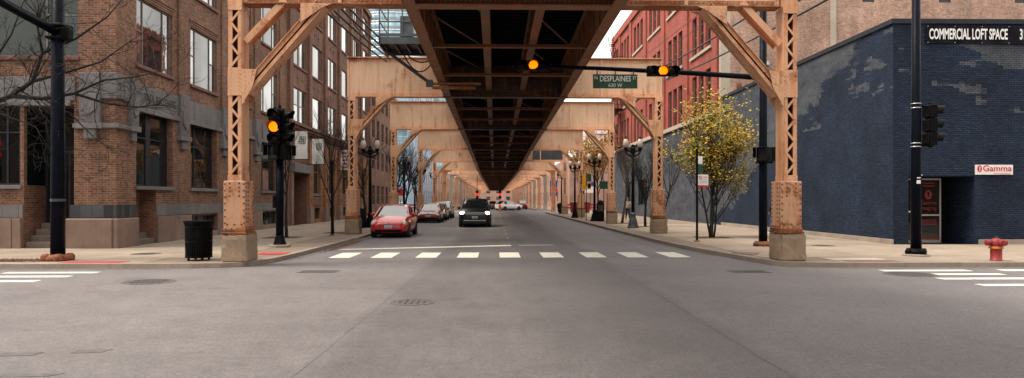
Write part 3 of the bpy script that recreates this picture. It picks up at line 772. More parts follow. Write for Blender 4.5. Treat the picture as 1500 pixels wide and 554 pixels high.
def window(root, ax, P0, n, t0, t1, z0, z1, inset=.2, mull=(), trans=(), fw=.06, frame=None, gl=None, sill=None, mw=None, blinds=None, name='window'):
    f = MB(); e = .003; mw = mw or fw
    PB(f,ax,P0,n,t0+e,t0+fw,inset,inset+.07,z0+e,z1-e); PB(f,ax,P0,n,t1-fw,t1-e,inset,inset+.07,z0+e,z1-e)
    PB(f,ax,P0,n,t0+fw,t1-fw,inset+.001,inset+.069,z0+e,z0+fw); PB(f,ax,P0,n,t0+fw,t1-fw,inset+.001,inset+.069,z1-fw,z1-e)
    W = t1-t0-2*fw; H = z1-z0-2*fw
    cs = [t0+fw] + [t0+fw+W*q for q in mull] + [t1-fw]
    for q in cs[1:-1]: PB(f,ax,P0,n,q-mw/2,q+mw/2,inset+.002,inset+.068,z0+fw,z1-fw)
    rs_all = []
    for k in range(len(cs)-1):
        tr = trans[k] if trans and isinstance(trans[0], (list, tuple)) else trans
        rs = [z0+fw] + [z0+fw+H*q for q in tr] + [z1-fw]; rs_all.append(rs)
        for q in rs[1:-1]: PB(f,ax,P0,n,cs[k]+mw/2*(k>0),cs[k+1]-mw/2*(k<len(cs)-2),inset+.004,inset+.066,q-fw*.4,q+fw*.4)
    fo = f.build(name, frame, root)
    for k in range(len(cs)-1):
        for j in range(len(rs_all[k])-1):
            p = MB(); PB(p,ax,P0,n,cs[k]-.01,cs[k+1]+.01,inset+.032,inset+.042,rs_all[k][j]-.01,rs_all[k][j+1]+.01)
            p.build('pane', blinds if (blinds and j == len(rs_all[k])-2 and False) else gl if gl is not M['glass_hi'] else WR.choice((M['glass_hi'], M['glass_hi'], M['glass_hi2'], M['glass_hi'], M['glass_hi3'])), fo)
    if sill:
        s_ = MB(); PB(s_,ax,P0,n,t0-.08,t1+.08,-.09,inset,z0-.13,z0-.002); s_.build('sill', sill, fo, bevel=.01)
    return fo
def rebase(root, b):
    b = Vector(b)
    for ch in root.children: ch.location -= b
    root.location = b

# --- brown brick corner building, left
A = thing('brick_corner_building', 'brown brick building with grey stone frieze on the left corner', 'building')
AX_, AY_ = -12.5, 23.75
cA = [26.45, 30.85, 35.3, 39.7]; rowsA = [(6.47, 8.83), (10.2, 12.55), (13.9, 16.2)]
ops = [(25.05, 26.5, .12, 2.07, .6), (25.05, 27.85, 2.2, 4.86)]
for c in cA[1:]: ops += [(c-1.37, c+1.37, 2.2, 4.86), (c-1.35, c+1.35, .35, 1.06)]
for c in cA:
    for a, b in rowsA: ops.append((c-1.38, c+1.38, a, b))
opsF = [(-15.5, -13.87, .12, 4.86, 1.25), (-20.5, -15.62, 2.2, 4.86)] + [(-19.2, -13.75, a-.03, b+.35) for a, b in rowsA]
m = MB(); facade(m, 'x', AX_, 1, AY_, 42.2, .0, 20.2, ops, .32); facade(m, 'y', AY_, -1, -23, AX_, 0, 20.2, opsF, .3)
m.quad((-23,42.2,20.2), (-23,AY_,20.2), (AX_,AY_,20.2), (AX_,42.2,20.2))
m.build('wall', M['brickA'], A)
m = MB(); 
for c in (28.65, 33.07, 37.5, 41.8): m.box(AX_-.02, AX_+.09, c-.42, c+.42 if c < 41 else 42.19, 5.86, 19.9)
m.build('pilasters', M['brickA'], A)
MB().box(-22.9, AX_-1.5, AY_+1.5, 42, 0, 20).build('core', M['interior'], A)
for c in cA:
    for a, b in rowsA:
        window(A, 'x', AX_, 1, c-1.37, c+1.37, a, b, .08, (.2, .78), ([.52], [], [.52]), .055, M['frame_br'], M['glass_hi'], M['sill_red'])
        MBh = MB()                                               # soldier courses above
        for k in range(3): MBh.box(AX_, AX_+.02+.012*k, c-1.5, c+1.5, b+.06+k*.1, b+.12+k*.1)
        MBh.build('corbel_course', M['brickA'], A)
for a, b in rowsA: window(A, 'y', AY_, -1, -19.19, -13.76, a-.03, b+.35, .22, (.42, .80), ([], [], [.52]), .075, M['frame_grey'], M['glass_gr'], M['sill_red'])
window(A, 'x', AX_, 1, 25.06, 27.84, 2.2, 4.86, .22, (.46,), (.66,), .06, M['frame_blue'], M['glass_mid'], M['stone'], mw=.34)
for c in cA[1:]:
    window(A, 'x', AX_, 1, c-1.36, c+1.36, 2.2, 4.86, .22, (.3,), (.66,), .06, M['frame_blue'], M['glass_mid'], M['stone'])
    window(A, 'x', AX_, 1, c-1.34, c+1.34, .35, 1.06, .12, (.33, .66), (), .05, M['frame_blue'], M['glass_mid'], name='basement_window')
window(A, 'y', AY_, -1, -20.49, -15.63, 2.2, 4.86, .06, (.42, .92), (.66,), .06, M['frame_blue'], M['glass_dk'], M['stone'])
# recessed entrances with doors and steps
d = MB(); d.box(-15.5, -13.87, 24.9, 24.99, .92, 4.86); dr = d.build('entrance_door', M['frame_blue'], A)
for x0, x1 in ((-15.4, -14.75), (-14.65, -13.97)): MB().box(x0, x1, 24.87, 24.899, 1.1, 3.3).build('pane', M['glass_dk'], dr)
MB().box(-15.4, -13.97, 24.87, 24.899, 3.45, 4.7).build('pane', M['glass_dk'], dr)
MB().box(-15.50, -15.485, 23.9, 24.85, 2.2, 4.8).build('side_light', M['glass_dk'], A)
for k in range(4): MB().box(-15.49, -13.88, 23.80+k*.27, 24.95, .1+(.2*k if k else 0), .12+.2*(k+1)).build('step', M['step'], A, bevel=.012)
MB().box(AX_-.68, AX_-.6, 25.04, 26.51, .0, 2.069).build('apron_wall', M['brickA'], A)
for k in range(2): MB().box(AX_-.599, AX_-.05-k*.27, 25.06, 26.49, .1+.2*k, .12+.2*(k+1)).build('step', M['step'], A, bevel=.012)
# base stones, tile band, frieze: pieces
def piece(name, x0, x1, y0, y1, z0, z1, mat, bv=.012): return MB().box(x0,x1,y0,y1,z0,z1).build(name, mat, A, bevel=bv)
piece('base_stone', -14.05, -12.52, 23.53, 24.3, .0, 1.1, M['base_stone'], .035); piece('base_stone', -12.515, -12.34, 23.55, 24.98, .0, 1.1, M['base_stone'], .035)
x = -23.0
while x < -15.6: piece('base_stone', x, min(x+1.18, -15.52), 23.6, 23.9, .0, 1.1, M['base_stone']); x += 1.2
seg = [(26.55, 28.0), (28.01, 29.46)]
for c in cA[1:]: seg += [(c+1.37, c+1.37+.84), (c+1.37+.85, c+1.37+1.66)]
for a, b in seg: piece('base_stone', AX_, AX_+.07, a, min(b, 42.19), .0, 1.1, M['base_stone'])
for c in cA[1:]: piece('base_stone', AX_, AX_+.075, c-1.36, c+1.36, .0, .345, M['base_stone'])
r = random.Random(7)
def tiles(ax, a, b, P0, n, w0):
    t = a
    while t < b-.05:
        w_ = min(w0*r.uniform(.75, 1.2), b-t)
        if b-t-w_ < .12: w_ = b-t
        mm = MB(); PB(mm, ax, P0, n, t+.004, t+w_-.004, -.035-r.uniform(0,.006), .02, 1.125, 1.545)
        mm.build('stone_tile', M['stone_dk'] if w0 < .5 else M['stone'], A); t += w_
tiles('y', -14.0, -12.47, AY_, -1, .38); tiles('x', 23.72, 25.02, AX_, 1, .3); tiles('x', 26.52, 42.18, AX_, 1, .62); tiles('y', -23, -15.52, AY_, -1, .62)
lint = piece('carved_lintel', AX_-.02, AX_+.07, 25.02, 28.2, 4.9, 5.78, M['stone'])
text('PAUL BROTHERS', .40, M['interior'], 'carved_letters', A, (AX_+.0715, 26.72, 5.36), (R(90),0,R(90)), .82, .003)
t = 29.15
while t < 42.1:
    if not any(abs(t+.3-c) < .72 for c in (33.07, 37.5, 41.9)): piece('frieze_panel', AX_-.02, AX_+.05+r.uniform(0,.012), t+.005, t+.575, 4.98, 5.76, M['stone'])
    t += .58
t = -23.0
while t < -14.0: piece('frieze_panel', t+.004, t+1.14, AY_-.05-r.uniform(0,.012), AY_+.02, 4.98, 5.76, M['stone']); t += 1.15
piece('frieze_ledge', AX_-.02, AX_+.10, 25.02, 42.19, 4.80, 4.975, M['stone']); piece('frieze_ledge', -23, -13.95, AY_-.1, AY_+.02, 4.80, 4.975, M['stone'])
def pendant(ax, c, w_, P0, n):
    def bx(t0,t1,d0,z0,z1,nm='pendant_block'):
        mm = MB(); PB(mm,ax,P0,n,t0,t1,d0,.02,z0,z1); mm.build(nm, M['stone'], A, bevel=.015)
    bx(c-w_/2, c+w_/2, -.15, 4.25, 5.9)
    poly = [(c-w_*.36,5.2),(c-w_*.36,4.72),(c,4.5),(c+w_*.36,4.72),(c+w_*.36,5.2)]
    mm = MB(); a, b = sorted((P0-n*-.151, P0-n*-.2)); mm.prism(poly, ax, a, b); mm.build('pendant_shield', M['stone'], A, fix=True, bevel=.008)
    bx(c-w_*.62, c+w_*.62, -.2, 4.05, 4.24); bx(c-w_*.3, c+w_*.3, -.13, 3.72, 4.049)
for c in (28.68, 33.07, 37.5): pendant('x', c, .8, AX_, 1)
pendant('x', 24.72, .5, AX_, 1); pendant('y', -13.3, .68, AY_, -1)
piece('pier_cap', -13.0, AX_+.1, AY_-.1, 24.45, 5.05, 5.9, M['stone']); 
piece('string_course', -13.86, AX_+.13, AY_-.13, 24.1, 4.08, 4.22, M['stone']); piece('string_course', AX_+.0, AX_+.125, 24.101, 25.04, 4.08, 4.22, M['stone'])
# things behind the shop windows and lamps
ns = thing('neon_sign', 'red neon sign glowing in the shop window at the far left', 'neon sign', (-16.44, 23.78, 2.95))
MB().tube([(-.35,0,.62),(-.2,0,.75),(-.08,0,.62),(-.2,0,.45),(-.02,0,.42),(.1,0,.6),(.02,0,.78)], .022, 6).build('tube', M['neon'], ns, smooth=True)
MB().tube([(-.3,0,.28),(-.2,0,.36),(-.1,0,.28),(-.18,0,.18),(-.02,0,.2),(.08,0,.32),(.1,0,.2)], .03, 6).build('tube', M['neon'], ns, smooth=True)
MB().box(-.3,.12,-.005,.005,-.02,.08).build('caption_strip', M['sign_white'], ns)
MB().box(-.3,.12,-.005,.005,-.6,-.1).build('poster', M['sill_red'], ns)
dl = MB().lathe([(.0001,-.05),(.035,-.03),(.045,0),(.035,.03),(.0001,.05)], (-14.05, 24.82, 3.75), 10).build('door_lamp', M['neon'], smooth=True); tag(dl, 'small red lamp glowing in the dark corner entrance', 'lamp')
rebase(A, (AX_, AY_, 0))

# --- umber loft building with cornice, left
B = thing('brick_loft_building', 'long brown brick loft building with cornice and pale studs on the left', 'building')
BX = -12.45; cB = [45.65, 49.9, 54.5, 59.2, 63.8, 68.3]; rowsB = [(6.62, 8.75), (10.15, 12.35), (13.85, 16.0), (17.35, 19.1)]
ops = []
for c in cB:
    for a, b in rowsB: ops.append((c-1.5, c+1.5, a, b))
opg = [(44.0, 47.3, .12, 3.4, 1.6)]
for c in cB[1:]: opg += [(c-1.15, c+1.15, 2.1, 4.7), (c-1.1, c+1.1, .35, 1.15)]
m = MB(); facade(m, 'x', BX, 1, 42.22, 71, 5.6, 20.1, ops, .3)
m.quad((-23,71,20.1), (-23,42.22,20.1), (BX,42.22,20.1), (BX,71,20.1)); m.quad((BX,71,0), (-23,71,0), (-23,71,20.1), (BX,71,20.1))
m.build('wall', M['brickB'], B)
m = MB(); facade(m, 'x', BX, 1, 47.8, 71, 0, 5.6, opg[1:], .3); m.build('ground_floor_wall', M['brickO'], B)
m = MB(); facade(m, 'x', BX, 1, 42.22, 47.8, 0, 5.6, opg[:1], .3); m.build('entrance_wall', M['brickB'], B)
MB().box(-22.9, BX-1.7, 42.4, 70.8, 0, 19.9).build('core', M['interior'], B)
MB().box(BX-1.66, BX-1.6, 44.0, 47.3, .12, 3.4).build('entrance_door', M['interior'], B)
MB().box(BX-.01, BX+.25, 43.7, 47.6, 3.42, 3.98).build('entrance_canopy', M['stone'], B, bevel=.02)
for s_ in (43.55, 47.35): MB().box(BX, BX+.1, s_, s_+.42, .1, 3.4).build('entrance_pier', M['base_stone'], B, bevel=.015)
m = MB()
for z0, z1, p in ((6.0,6.12,.16), (6.12,6.3,.28), (6.3,6.42,.42)): m.box(BX-.01, BX+p, 42.3, 70.99, z0, z1)
m.build('cornice', M['brickB'], B)
m = MB(); m.box(BX-.01, BX+.22, 42.3, 70.99, 19.65, 20.12); m.build('top_cornice', M['brickB'], B)
for k, c in enumerate(cB):
    for j, (a, b) in enumerate(rowsB):
        if k % 2 == 0: window(B, 'x', BX, 1, c-1.49, c+1.49, a, b, .07, (.5,), ([.5], [.5]) if j < 1 else (), .055, M['frame_br'], M['glass_hi'], M['sill_red'], mw=.34)
        else: window(B, 'x', BX, 1, c-1.49, c+1.49, a, b, .07, (.2, .8), (), .055, M['frame_br'], M['glass_hi'], M['sill_red'])
        if j < 3:
            for q in (-.55, .55):
                zc = (b + rowsB[j+1][0])/2
                MB().prism([(c+q-.08,zc),(c+q,zc-.14),(c+q+.08,zc),(c+q,zc+.14)], 'x', BX-.01, BX+.05).build('stud', M['stone'], B)
for c in [(cB[k]+cB[k+1])/2 for k in range(5)] + [43.3, 70.6]:
    MB().box(BX, BX+.17, c-.36, c+.36, 6.43, 19.64).build('pilaster', M['brickB'], B)
    if c > 47: 
        MB().box(BX, BX+.2, c-.45, c+.45, 1.2, 5.55).build('pilaster', M['brickO'], B)
        MB().box(BX, BX+.26, c-.5, c+.5, .1, 1.2).build('plinth', M['base_stone'], B, bevel=.015)
        for k in range(4): MB().box(BX+.2, BX+.225, c-.2, c+.2, 1.5+k*.75, 1.8+k*.75).build('panel', M['sill_red'], B)
for c in cB[1:]:
    window(B, 'x', BX, 1, c-1.14, c+1.14, 2.1, 4.7, .2, (.5,), (.6,), .06, M['frame_br'], M['glass_mid'], M['stone'])
    window(B, 'x', BX, 1, c-1.09, c+1.09, .35, 1.15, .15, (.5,), (), .06, M['frame_dk'], M['glass_mid'], name='basement_window')
    MB().box(BX, BX+.06, c-1.15, c+1.15, 1.3, 1.9).build('panel', M['sill_red'], B, bevel=.02)
rebase(B, (BX, 42.22, 0))
# banners fixed to the loft building
def banner(label, y, z0, z1, w_, logo=True, x=-12.2):
    t = thing('wall_banner', label, 'banner', (x, y, 0), group='banners on the loft building')
    b = MB()
    n = 8
    for k in range(n):
        za, zb = z0+(z1-z0)*k/n, z0+(z1-z0)*(k+1)/n; f = lambda z: .02*math.sin(z*5)
        b.add([(.12,f(za),za),(.12+w_,f(za),za),(.12+w_,f(zb),zb),(.12,f(zb),zb),(.12,f(za)+.012,za),(.12+w_,f(za)+.012,za),(.12+w_,f(zb)+.012,zb),(.12,f(zb)+.012,zb)], [(0,1,2,3),(7,6,5,4),(0,3,7,4),(1,5,6,2)])
    cl = b.build('cloth', M['sign_white'], t)
    for z in (z0, z1): MB().tube([(-.25,.006,z),(.2+w_,.006,z)], .022, 6).build('bracket', M['black_iron'], t)
    if logo:
        g = MB(); zc = z0+(z1-z0)*.68; cx = .12+w_*.62; h = .21
        for k in range(4):
            q = -h+2*h*k/3; g.box(cx+q*.75-.012, cx+q*.75+.012, -.03, -.02, zc-h, zc+h); g.box(cx-h*.75, cx+h*.75, -.03, -.02, zc+q-.012, zc+q+.012)
        g.build('logo', M['black'], cl)
    else:
        g = MB()
        for k in range(5): g.box(.2, .1+w_*(.9 if k%2 else .7), -.03, -.02, z0+.2+k*.28, z0+.3+k*.28)
        g.build('lettering', M['sign_red'], cl)
banner('white banner with a black grid mark, nearer one on the loft building', 43.2, 4.15, 5.85, .75)
banner('white banner with a black grid mark, farther one on the loft building', 47.2, 4.05, 5.75, .75)
banner('red and white banner on the loft building behind the second frame', 56.0, 4.0, 5.65, .75, False)
banner('red and white banner half hidden behind the second frame column', 59.0, 3.5, 5.1, .75, False)

# --- buildings added behind the camera to block sky light are built further down
# --- dark brown building and others farther along the left side
def blockb(name, label, x0, x1, y0, y1, h, wall, rows, cols_x, cols_f, gl, frame, sidex, cw=1.6, ch=2.0):
    t = thing(name, label, 'building'); n = 1 if sidex == x1 else -1
    opx = [(c-cw/2, c+cw/2, z, z+ch) for c in cols_x for z in rows]; opf = [(c-cw/2, c+cw/2, z, z+ch) for c in cols_f for z in rows]
    m = MB(); facade(m, 'x', sidex, n, y0, y1, 0, h, opx, .2); facade(m, 'y', y0, -1, x0, x1, 0, h, opf, .2)
    o = x0 if n > 0 else x1
    facade(m, 'x', o, -n, y0, y1, 0, h); facade(m, 'y', y1, 1, x0, x1, 0, h); m.quad((x0,y0,h),(x1,y0,h),(x1,y1,h),(x0,y1,h))
    m.build('wall', wall, t)
    for o in opx: window(t, 'x', sidex, n, *o[:4], .12, (), (.5,), .07, frame, gl)
    for o in opf: window(t, 'y', y0, -1, *o[:4], .12, (), (.5,), .07, frame, gl)
    rebase(t, (sidex, y0, 0)); return t
blockb('brick_building', 'dark brown brick building beyond the loft building on the left', -24, -12.6, 71.6, 92, 14.5, M['brickB'], [1.2, 4.9, 8.2, 11.4], [74+3*k for k in range(6)], [], M['glass_mid'], M['frame_br'], -12.6)
M['blue_wall'] = plain('pale_blue_cladding', (.24, .32, .42), .5, var=.2)
blockb('office_block', 'pale blue office block beyond the cross street on the left', -40, -13.0, 114, 150, 24, M['blue_wall'], [1.2+3.2*k for k in range(7)], [117+3.6*k for k in range(9)], [-14.8-2.6*k for k in range(8)], M['glass_tower'], M['white'], -13.0, 1.7, 2.1)
blockb('brick_building', 'far pinkish brick building on the left behind the railway columns', -30, -12.8, 152, 330, 9, M['brickF'], [1.4, 5.2], [156+7*k for k in range(24)], [], M['glass_mid'], M['frame_br'], -12.8, 2.2, 2.2)
blockb('brick_building', 'pale pink brick building beyond the cross street on the right', 12.0, 46, 114, 300, 8.6, M['brickF'], [1.4, 5.0], [120+8*k for k in range(20)], [26, 30, 34], M['glass_mid'], M['frame_br'], 12.0, 2.0, 2.0)
wb = blockb('white_building', 'white building with blue line pattern behind the pink brick one', 15.2, 40, 128, 150, 17, M['white'], [], [], [], M['glass_mid'], M['frame_br'], 15.2)
for x0, x1, z0, z1 in ((16.5, 20, 9.6, 13.6), (17.4, 22.5, 10.4, 14.6)):
    m = MB()
    for a, b, c, d_ in ((x0,x1,z0,z0+.18),(x0,x1,z1-.18,z1),(x0,x0+.18,z0,z1),(x1-.18,x1,z0,z1)): m.box(a, b, 127.93-z0*.01, 127.99, c, d_)
    o = m.build('blue_line', M['sign_blue'], wb); o.location -= wb.location
# far end of the street
blockb('far_building', 'pale building closing the far end of the street', -60, 60, 430, 450, 12, M['brickF'], [1.5, 5.5, 8.8], [], [-40+6*k for k in range(14)], M['glass_mid'], M['frame_br'], 60, 2.4, 2.0)
# curved glass tower
tw = thing('glass_tower', 'curved pale blue glass tower rising behind the brown loft building', 'tower', (-44, 320, 0))
nn = 40
for k in range(34):
    z = k*3.6
    MB().lathe([(25, z+.35), (25, z+3.6)], n=nn).build('glass_band', M['glass_tower'], tw, smooth=True)
    MB().lathe([(25.15, z), (25.15, z+.35)], n=nn).build('floor_edge', M['sign_white'], tw, smooth=True)
m = MB()
for k in range(nn):
    t_ = 2*math.pi*(k+.5)/nn; m.bar((25.1*math.cos(t_), 25.1*math.sin(t_), 0), (25.1*math.cos(t_), 25.1*math.sin(t_), 122), .14, .14, (math.cos(t_), math.sin(t_), 0))
m.build('mullions', M['alu'], tw)

# --- navy painted brick building, right corner
M['coping'] = plain('dark_coping', (.022, .025, .033), .6, spec=.2)
D = thing('navy_brick_building', 'low navy painted brick building on the right corner', 'building')
DX, DY, DH = 14.2, 25.0, 8.05
m = MB(); facade(m, 'x', DX, -1, DY, 44.3, 0, DH, []); facade(m, 'y', DY, -1, DX, 40, 0, DH, [(14.76, 17.16, .12, 2.56, 2.4)])
m.quad((14.76,27.4,.12),(17.16,27.4,.12),(17.16,27.4,2.56),(14.76,27.4,2.56)); m.box(14.77, 16.44, 25.86, 27.39, .121, 2.555); m.quad((DX,DY,DH-.1),(40,DY,DH-.1),(40,44.25,DH-.1),(DX,44.25,DH-.1))
m.build('wall', M['navy'], D)
cp = MB(); cp.box(DX-.07, DX+.3, DY-.07, 44.2, DH-.05, DH+.12); cp.box(DX+.301, 40, DY-.07, DY+.3, DH-.05, DH+.12); cp.build('coping', M['coping'], D)
t = DY-.03; k = 0
while t < 44: 
    L = random.Random(k).uniform(.9, 1.6); MB().box(DX-.035, DX+.02, t+.005, min(t+L, 44.2)-.005, 0, .30-.0*k).build('plinth_stone', M['kerb'], D, bevel=.01); t += L; k += 1
t = 17.3
while t < 39: MB().box(t, t+1.2, DY-.035, DY+.02, 0, .29).build('plinth_stone', M['kerb'], D, bevel=.01); t += 1.21
# glazed shop door
f = MB()
for x0, x1, z0, z1 in ((14.78,14.84,.12,2.5),(15.46,15.53,.12,2.5),(16.38,16.44,.12,2.5),(14.84,16.38,2.44,2.5),(15.53,16.38,.12,.24),(15.53,16.38,1.12,1.18),(14.84,15.46,.12,.22)): f.box(x0,x1,25.78,25.84,z0,z1)
fd = f.build('shop_door', M['alu'], D)
for x0, x1, z0, z1 in ((15.53,16.38,.24,1.12),(15.53,16.38,1.18,2.44),(14.84,15.46,.22,2.44)): MB().box(x0-.005,x1+.005,25.805,25.815,z0-.005,z1+.005).build('pane', M['glass_dk'], fd)
MB().tube([(15.6,25.76,.95),(15.6,25.7,1.0),(15.6,25.7,1.4),(15.6,25.76,1.45)], .014, 6).build('handle', M['alu'], fd)
dc = MB(); dc.lathe([(.17,0),(.17,.004)], (15.97, 25.79, 1.9), 28, 'y', .8); dc.build('disc_emblem', M['red_shaded'], fd)
MB().box(15.95,15.985,25.78,25.787,1.79,2.0).build('emblem_letter', M['black'], fd); MB().box(15.93,16.01,25.78,25.787,1.93,1.955).build('emblem_letter', M['black'], fd)
text('Gamma', .2, M['red_shaded'], 'lettering', fd, (15.97, 25.79, 1.6), ext=.002); text('Imaging', .2, M['red_shaded'], 'lettering', fd, (15.97, 25.79, 1.4), ext=.002)
for z in (.95, .88, .8): MB().box(15.68, 16.28, 25.788, 25.793, z, z+.03).build('lettering', M['red_shaded'], fd)
for z in (2.3, 2.2): MB().box(15.75, 16.2, 25.788, 25.793, z, z+.05).build('lettering', M['red_shaded'], fd)
MB().box(15.54, 16.37, 25.788, 25.793, .28, .34).build('lettering', M['red_shaded'], fd)
for x0, x1, z0, z1 in ((14.9,15.05,1.55,1.72),(14.9,15.4,1.25,1.3)): MB().box(x0,x1,25.788,25.795,z0,z1).build('sticker', M['sign_white'], fd)
rebase(D, (DX, DY, 0))
# long vinyl banner
vb = thing('vinyl_banner', 'long black banner lettered COMMERCIAL LOFT SPACE high on the navy wall', 'banner', (15.35, 24.95, 7.6))
g = MB(); nx, nz = 60, 5; Wd, Hd = 7.0, .62
def bz(i, j): 
    u = i/nx*Wd; v = (j/nz-.5)
    return (u, -.012*math.sin(u*4.1)+.01*math.sin(u*9+v*3)-.015, v*Hd + .02*math.sin(u*1.5)*(1 if j in (0,nz) else 0))
vsb = [bz(i,j) for i in range(nx+1) for j in range(nz+1)]
g.add(vsb, [(i*(nz+1)+j, (i+1)*(nz+1)+j, (i+1)*(nz+1)+j+1, i*(nz+1)+j+1) for i in range(nx) for j in range(nz)])
g.add([(a,b+.02,c) for a,b,c in vsb], [(i*(nz+1)+j+1, (i+1)*(nz+1)+j+1, (i+1)*(nz+1)+j, i*(nz+1)+j) for i in range(nx) for j in range(nz)])
g.build('sheet', M['banner'], vb, smooth=True)
text('COMMERCIAL LOFT SPACE', .52, M['sign_white'], 'lettering', vb, (.10, -.045, -.0), sx=.452, ext=.002, align='LEFT', bold=.013)
text('31', .52, M['sign_white'], 'lettering', vb, (3.38, -.045, -.0), sx=.452, ext=.002, align='LEFT', bold=.013)
for k in range(8):
    for z in (-.29, .29): MB().lathe([(.018,-.01),(.018,.0)], (.06+k*.98, -.035, z), 8, 'y').build('grommet', M['alu'], vb)
gs = thing('shop_sign', 'small white sign lettered Gamma in red on the navy wall', 'sign', (17.16, 24.96, 2.61))
MB().box(0, 1.35, -.03, .035, 0, .35).build('board', M['sign_white'], gs, bevel=.006)
MB().lathe([(.12,0),(.12,-.004)], (.13,-.031,.21), 24, 'y', .72).build('disc_emblem', M['sign_red'], gs)
MB().box(.12,.145,-.039,-.036,.12,.29).build('emblem_letter', M['sign_white'], gs); MB().box(.1,.17,-.039,-.036,.235,.255).build('emblem_letter', M['sign_white'], gs)
text('Gamma', .30, M['sign_red'], 'lettering', gs, (.77, -.034, .215), sx=1.12, ext=.002, bold=.004)
text('Gamma Imaging Chicago', .06, M['sign_red'], 'lettering', gs, (.95, -.034, .04), ext=.001)
wl = MB(); wl.box(15.05,15.2,24.9,25.0,2.57,2.62); wl.build('wall_light', M['sign_white']); tag(bpy.data.objects['wall_light'], 'small white light fitting over the shop door recess', 'light')

# --- red brick building, right
Q = thing('red_brick_building', 'tall red brick building with a pale party wall above the navy building', 'building')
QX, QY0, QY1, QH = 14.2, 44.3, 85.6, 21.0
cQ = [48.6, 55.7, 62.9, 70.1, 77.2, 83.0]; rowsQ = [(7.55, 10.45), (11.9, 14.6), (16.6, 19.2)]
ops = []
for k, c in enumerate(cQ):
    for q in ((-1.62, 0, 1.62) if k < 5 else (-.8, .8)):
        for a, b in rowsQ: ops.append((c+q-.58, c+q+.58, a, b))
m = MB(); facade(m, 'x', QX, -1, QY0, QY1, 7.2, QH, ops, .3); facade(m, 'y', QY1, 1, QX, 45, 0, QH); m.quad((QX,QY0,QH),(45,QY0,QH),(45,QY1,QH),(QX,QY1,QH)); m.build('wall', M['brickR'], Q)
gop = [(60.2, 62.4, .12, 3.2), (66, 70, 1.2, 3.6), (73, 77, 1.2, 3.6)]
m = MB(); facade(m, 'x', QX, -1, QY0, QY1, 0, 7.2, gop, .3); m.build('ground_floor_wall', M['navy'], Q)
MB().box(QX+.25, QX+.3, 60.2, 62.4, .12, 3.2).build('entrance_door', M['interior'], Q)
for o in gop[1:]: window(Q, 'x', QX, -1, *o, .2, (.33,.66), (), .07, M['frame_dk'], M['glass_dk'])
hops = [(x-.4, x+.4, 14.2, 15.4) for x in (18.9, 23.6, 28.5, 33.4)]
m = MB(); facade(m, 'y', QY0, -1, QX+.6, 45, 0, 25, hops, .15); m.quad((QX+.6,QY0+.5,25),(QX+.6,QY0,25),(QX+.6,QY0,QH),(QX+.6,QY0+.5,QH)); m.build('party_wall', M['brickP'], Q)
for o in hops: window(Q, 'y', QY0, -1, *o, .08, (), (.5,), .05, M['frame_dk'], M['glass_dk'])
MB().box(QX-.02, QX+.6, QY0-.02, QY0+.3, 5, QH-.01).build('corner_strip', M['trim'], Q)
MB().box(21.15, 21.5, QY0-.08, QY0, 7, 24.9).build('pale_strip', M['trim'], Q)
m = MB(); m.box(QX-.16, QX+.02, QY0+.35, QY1, 7.2, 7.5); m.build('sill_band', M['trim'], Q)
for k, c in enumerate(cQ):
    for a, b in rowsQ[1:]: MB().box(QX-.12, QX+.02, c-2.5, c+2.5, a-.22, a-.02).build('sill', M['trim'], Q)
for c in [(cQ[k]+cQ[k+1])/2 for k in range(5)] + [45.2, 85.0]: MB().box(QX-.14, QX, c-.5, c+.5, 7.51, 20.2).build('pilaster', M['brickR'], Q)
MB().box(QX-.2, QX+.01, QY0+.36, QY1, 20.2, 20.5).build('cornice', M['brickR'], Q)
MB().box(QX-.1, QX+.3, QY0+.36, QY1, 20.501, QH+.1).build('parapet', M['brickR'], Q)
for o in ops: window(Q, 'x', QX, -1, *o, .16, (), (.5,), .07, M['frame_grey'], M['glass_mid'])
MB().lathe([(.22,-.2),(.22,-.05),(.1,0)], (17.0, QY0-.05, 10.2), 14, 'y').build('vent_hood', M['alu'], Q, smooth=True)
m = MB(); m.box(15.2, 15.5, QY0-.05, QY0, 7.9, 9.0); m.build('shutter', M['rust'], Q)
rebase(Q, (QX, QY0, 0))

# --- two unseen buildings added behind the camera to cut sky light on front walls
blockb('brick_building', 'brown brick building added behind the camera at near left to block skylight', -46, -12.6, -40, -4, 11, M['brickB'], [1.2, 5.2], [], [], M['glass_mid'], M['frame_br'], -12.6)
blockb('brick_building', 'dark brick building added behind the camera at near right to block skylight', 14.3, 48, -40, -4, 17, M['brickB'], [1.2, 5.2, 9, 13], [], [], M['glass_mid'], M['frame_br'], 14.3)

fe = thing('fire_escape', 'black iron fire escape on the far end of the red building', 'fire escape', (14.0, 77, 0))
for k, z in enumerate((7.4, 11.6, 16.3)):
    m = MB(); m.box(-1.15, -.02, 0, 5.5, z, z+.06); m.build('platform', M['black_iron'], fe)
    m = MB()
    for q in (.5, 1.0): m.bar((-1.15, 0, z+q), (-1.15, 5.5, z+q), .04, .04); m.bar((-1.15, 0, z+q), (-.02, 0, z+q), .04, .04)
    for j in range(12): m.box(-1.17, -1.13, j*.5-.02, j*.5+.02, z+.06, z+1.0)
    m.build('railing', M['black_iron'], fe)
    z1 = (11.6, 16.3, 20.6)[k]
    m = MB()
    for x in (-1.0, -.4): m.bar((x, .6, z), (x, 4.6, z1), .05, .12)
    for j in range(14): t_ = j/14; m.box(-1.0, -.4, .6+4*t_, .75+4*t_, z+(z1-z)*t_, z+(z1-z)*t_+.03)
    m.build('stair', M['black_iron'], fe)
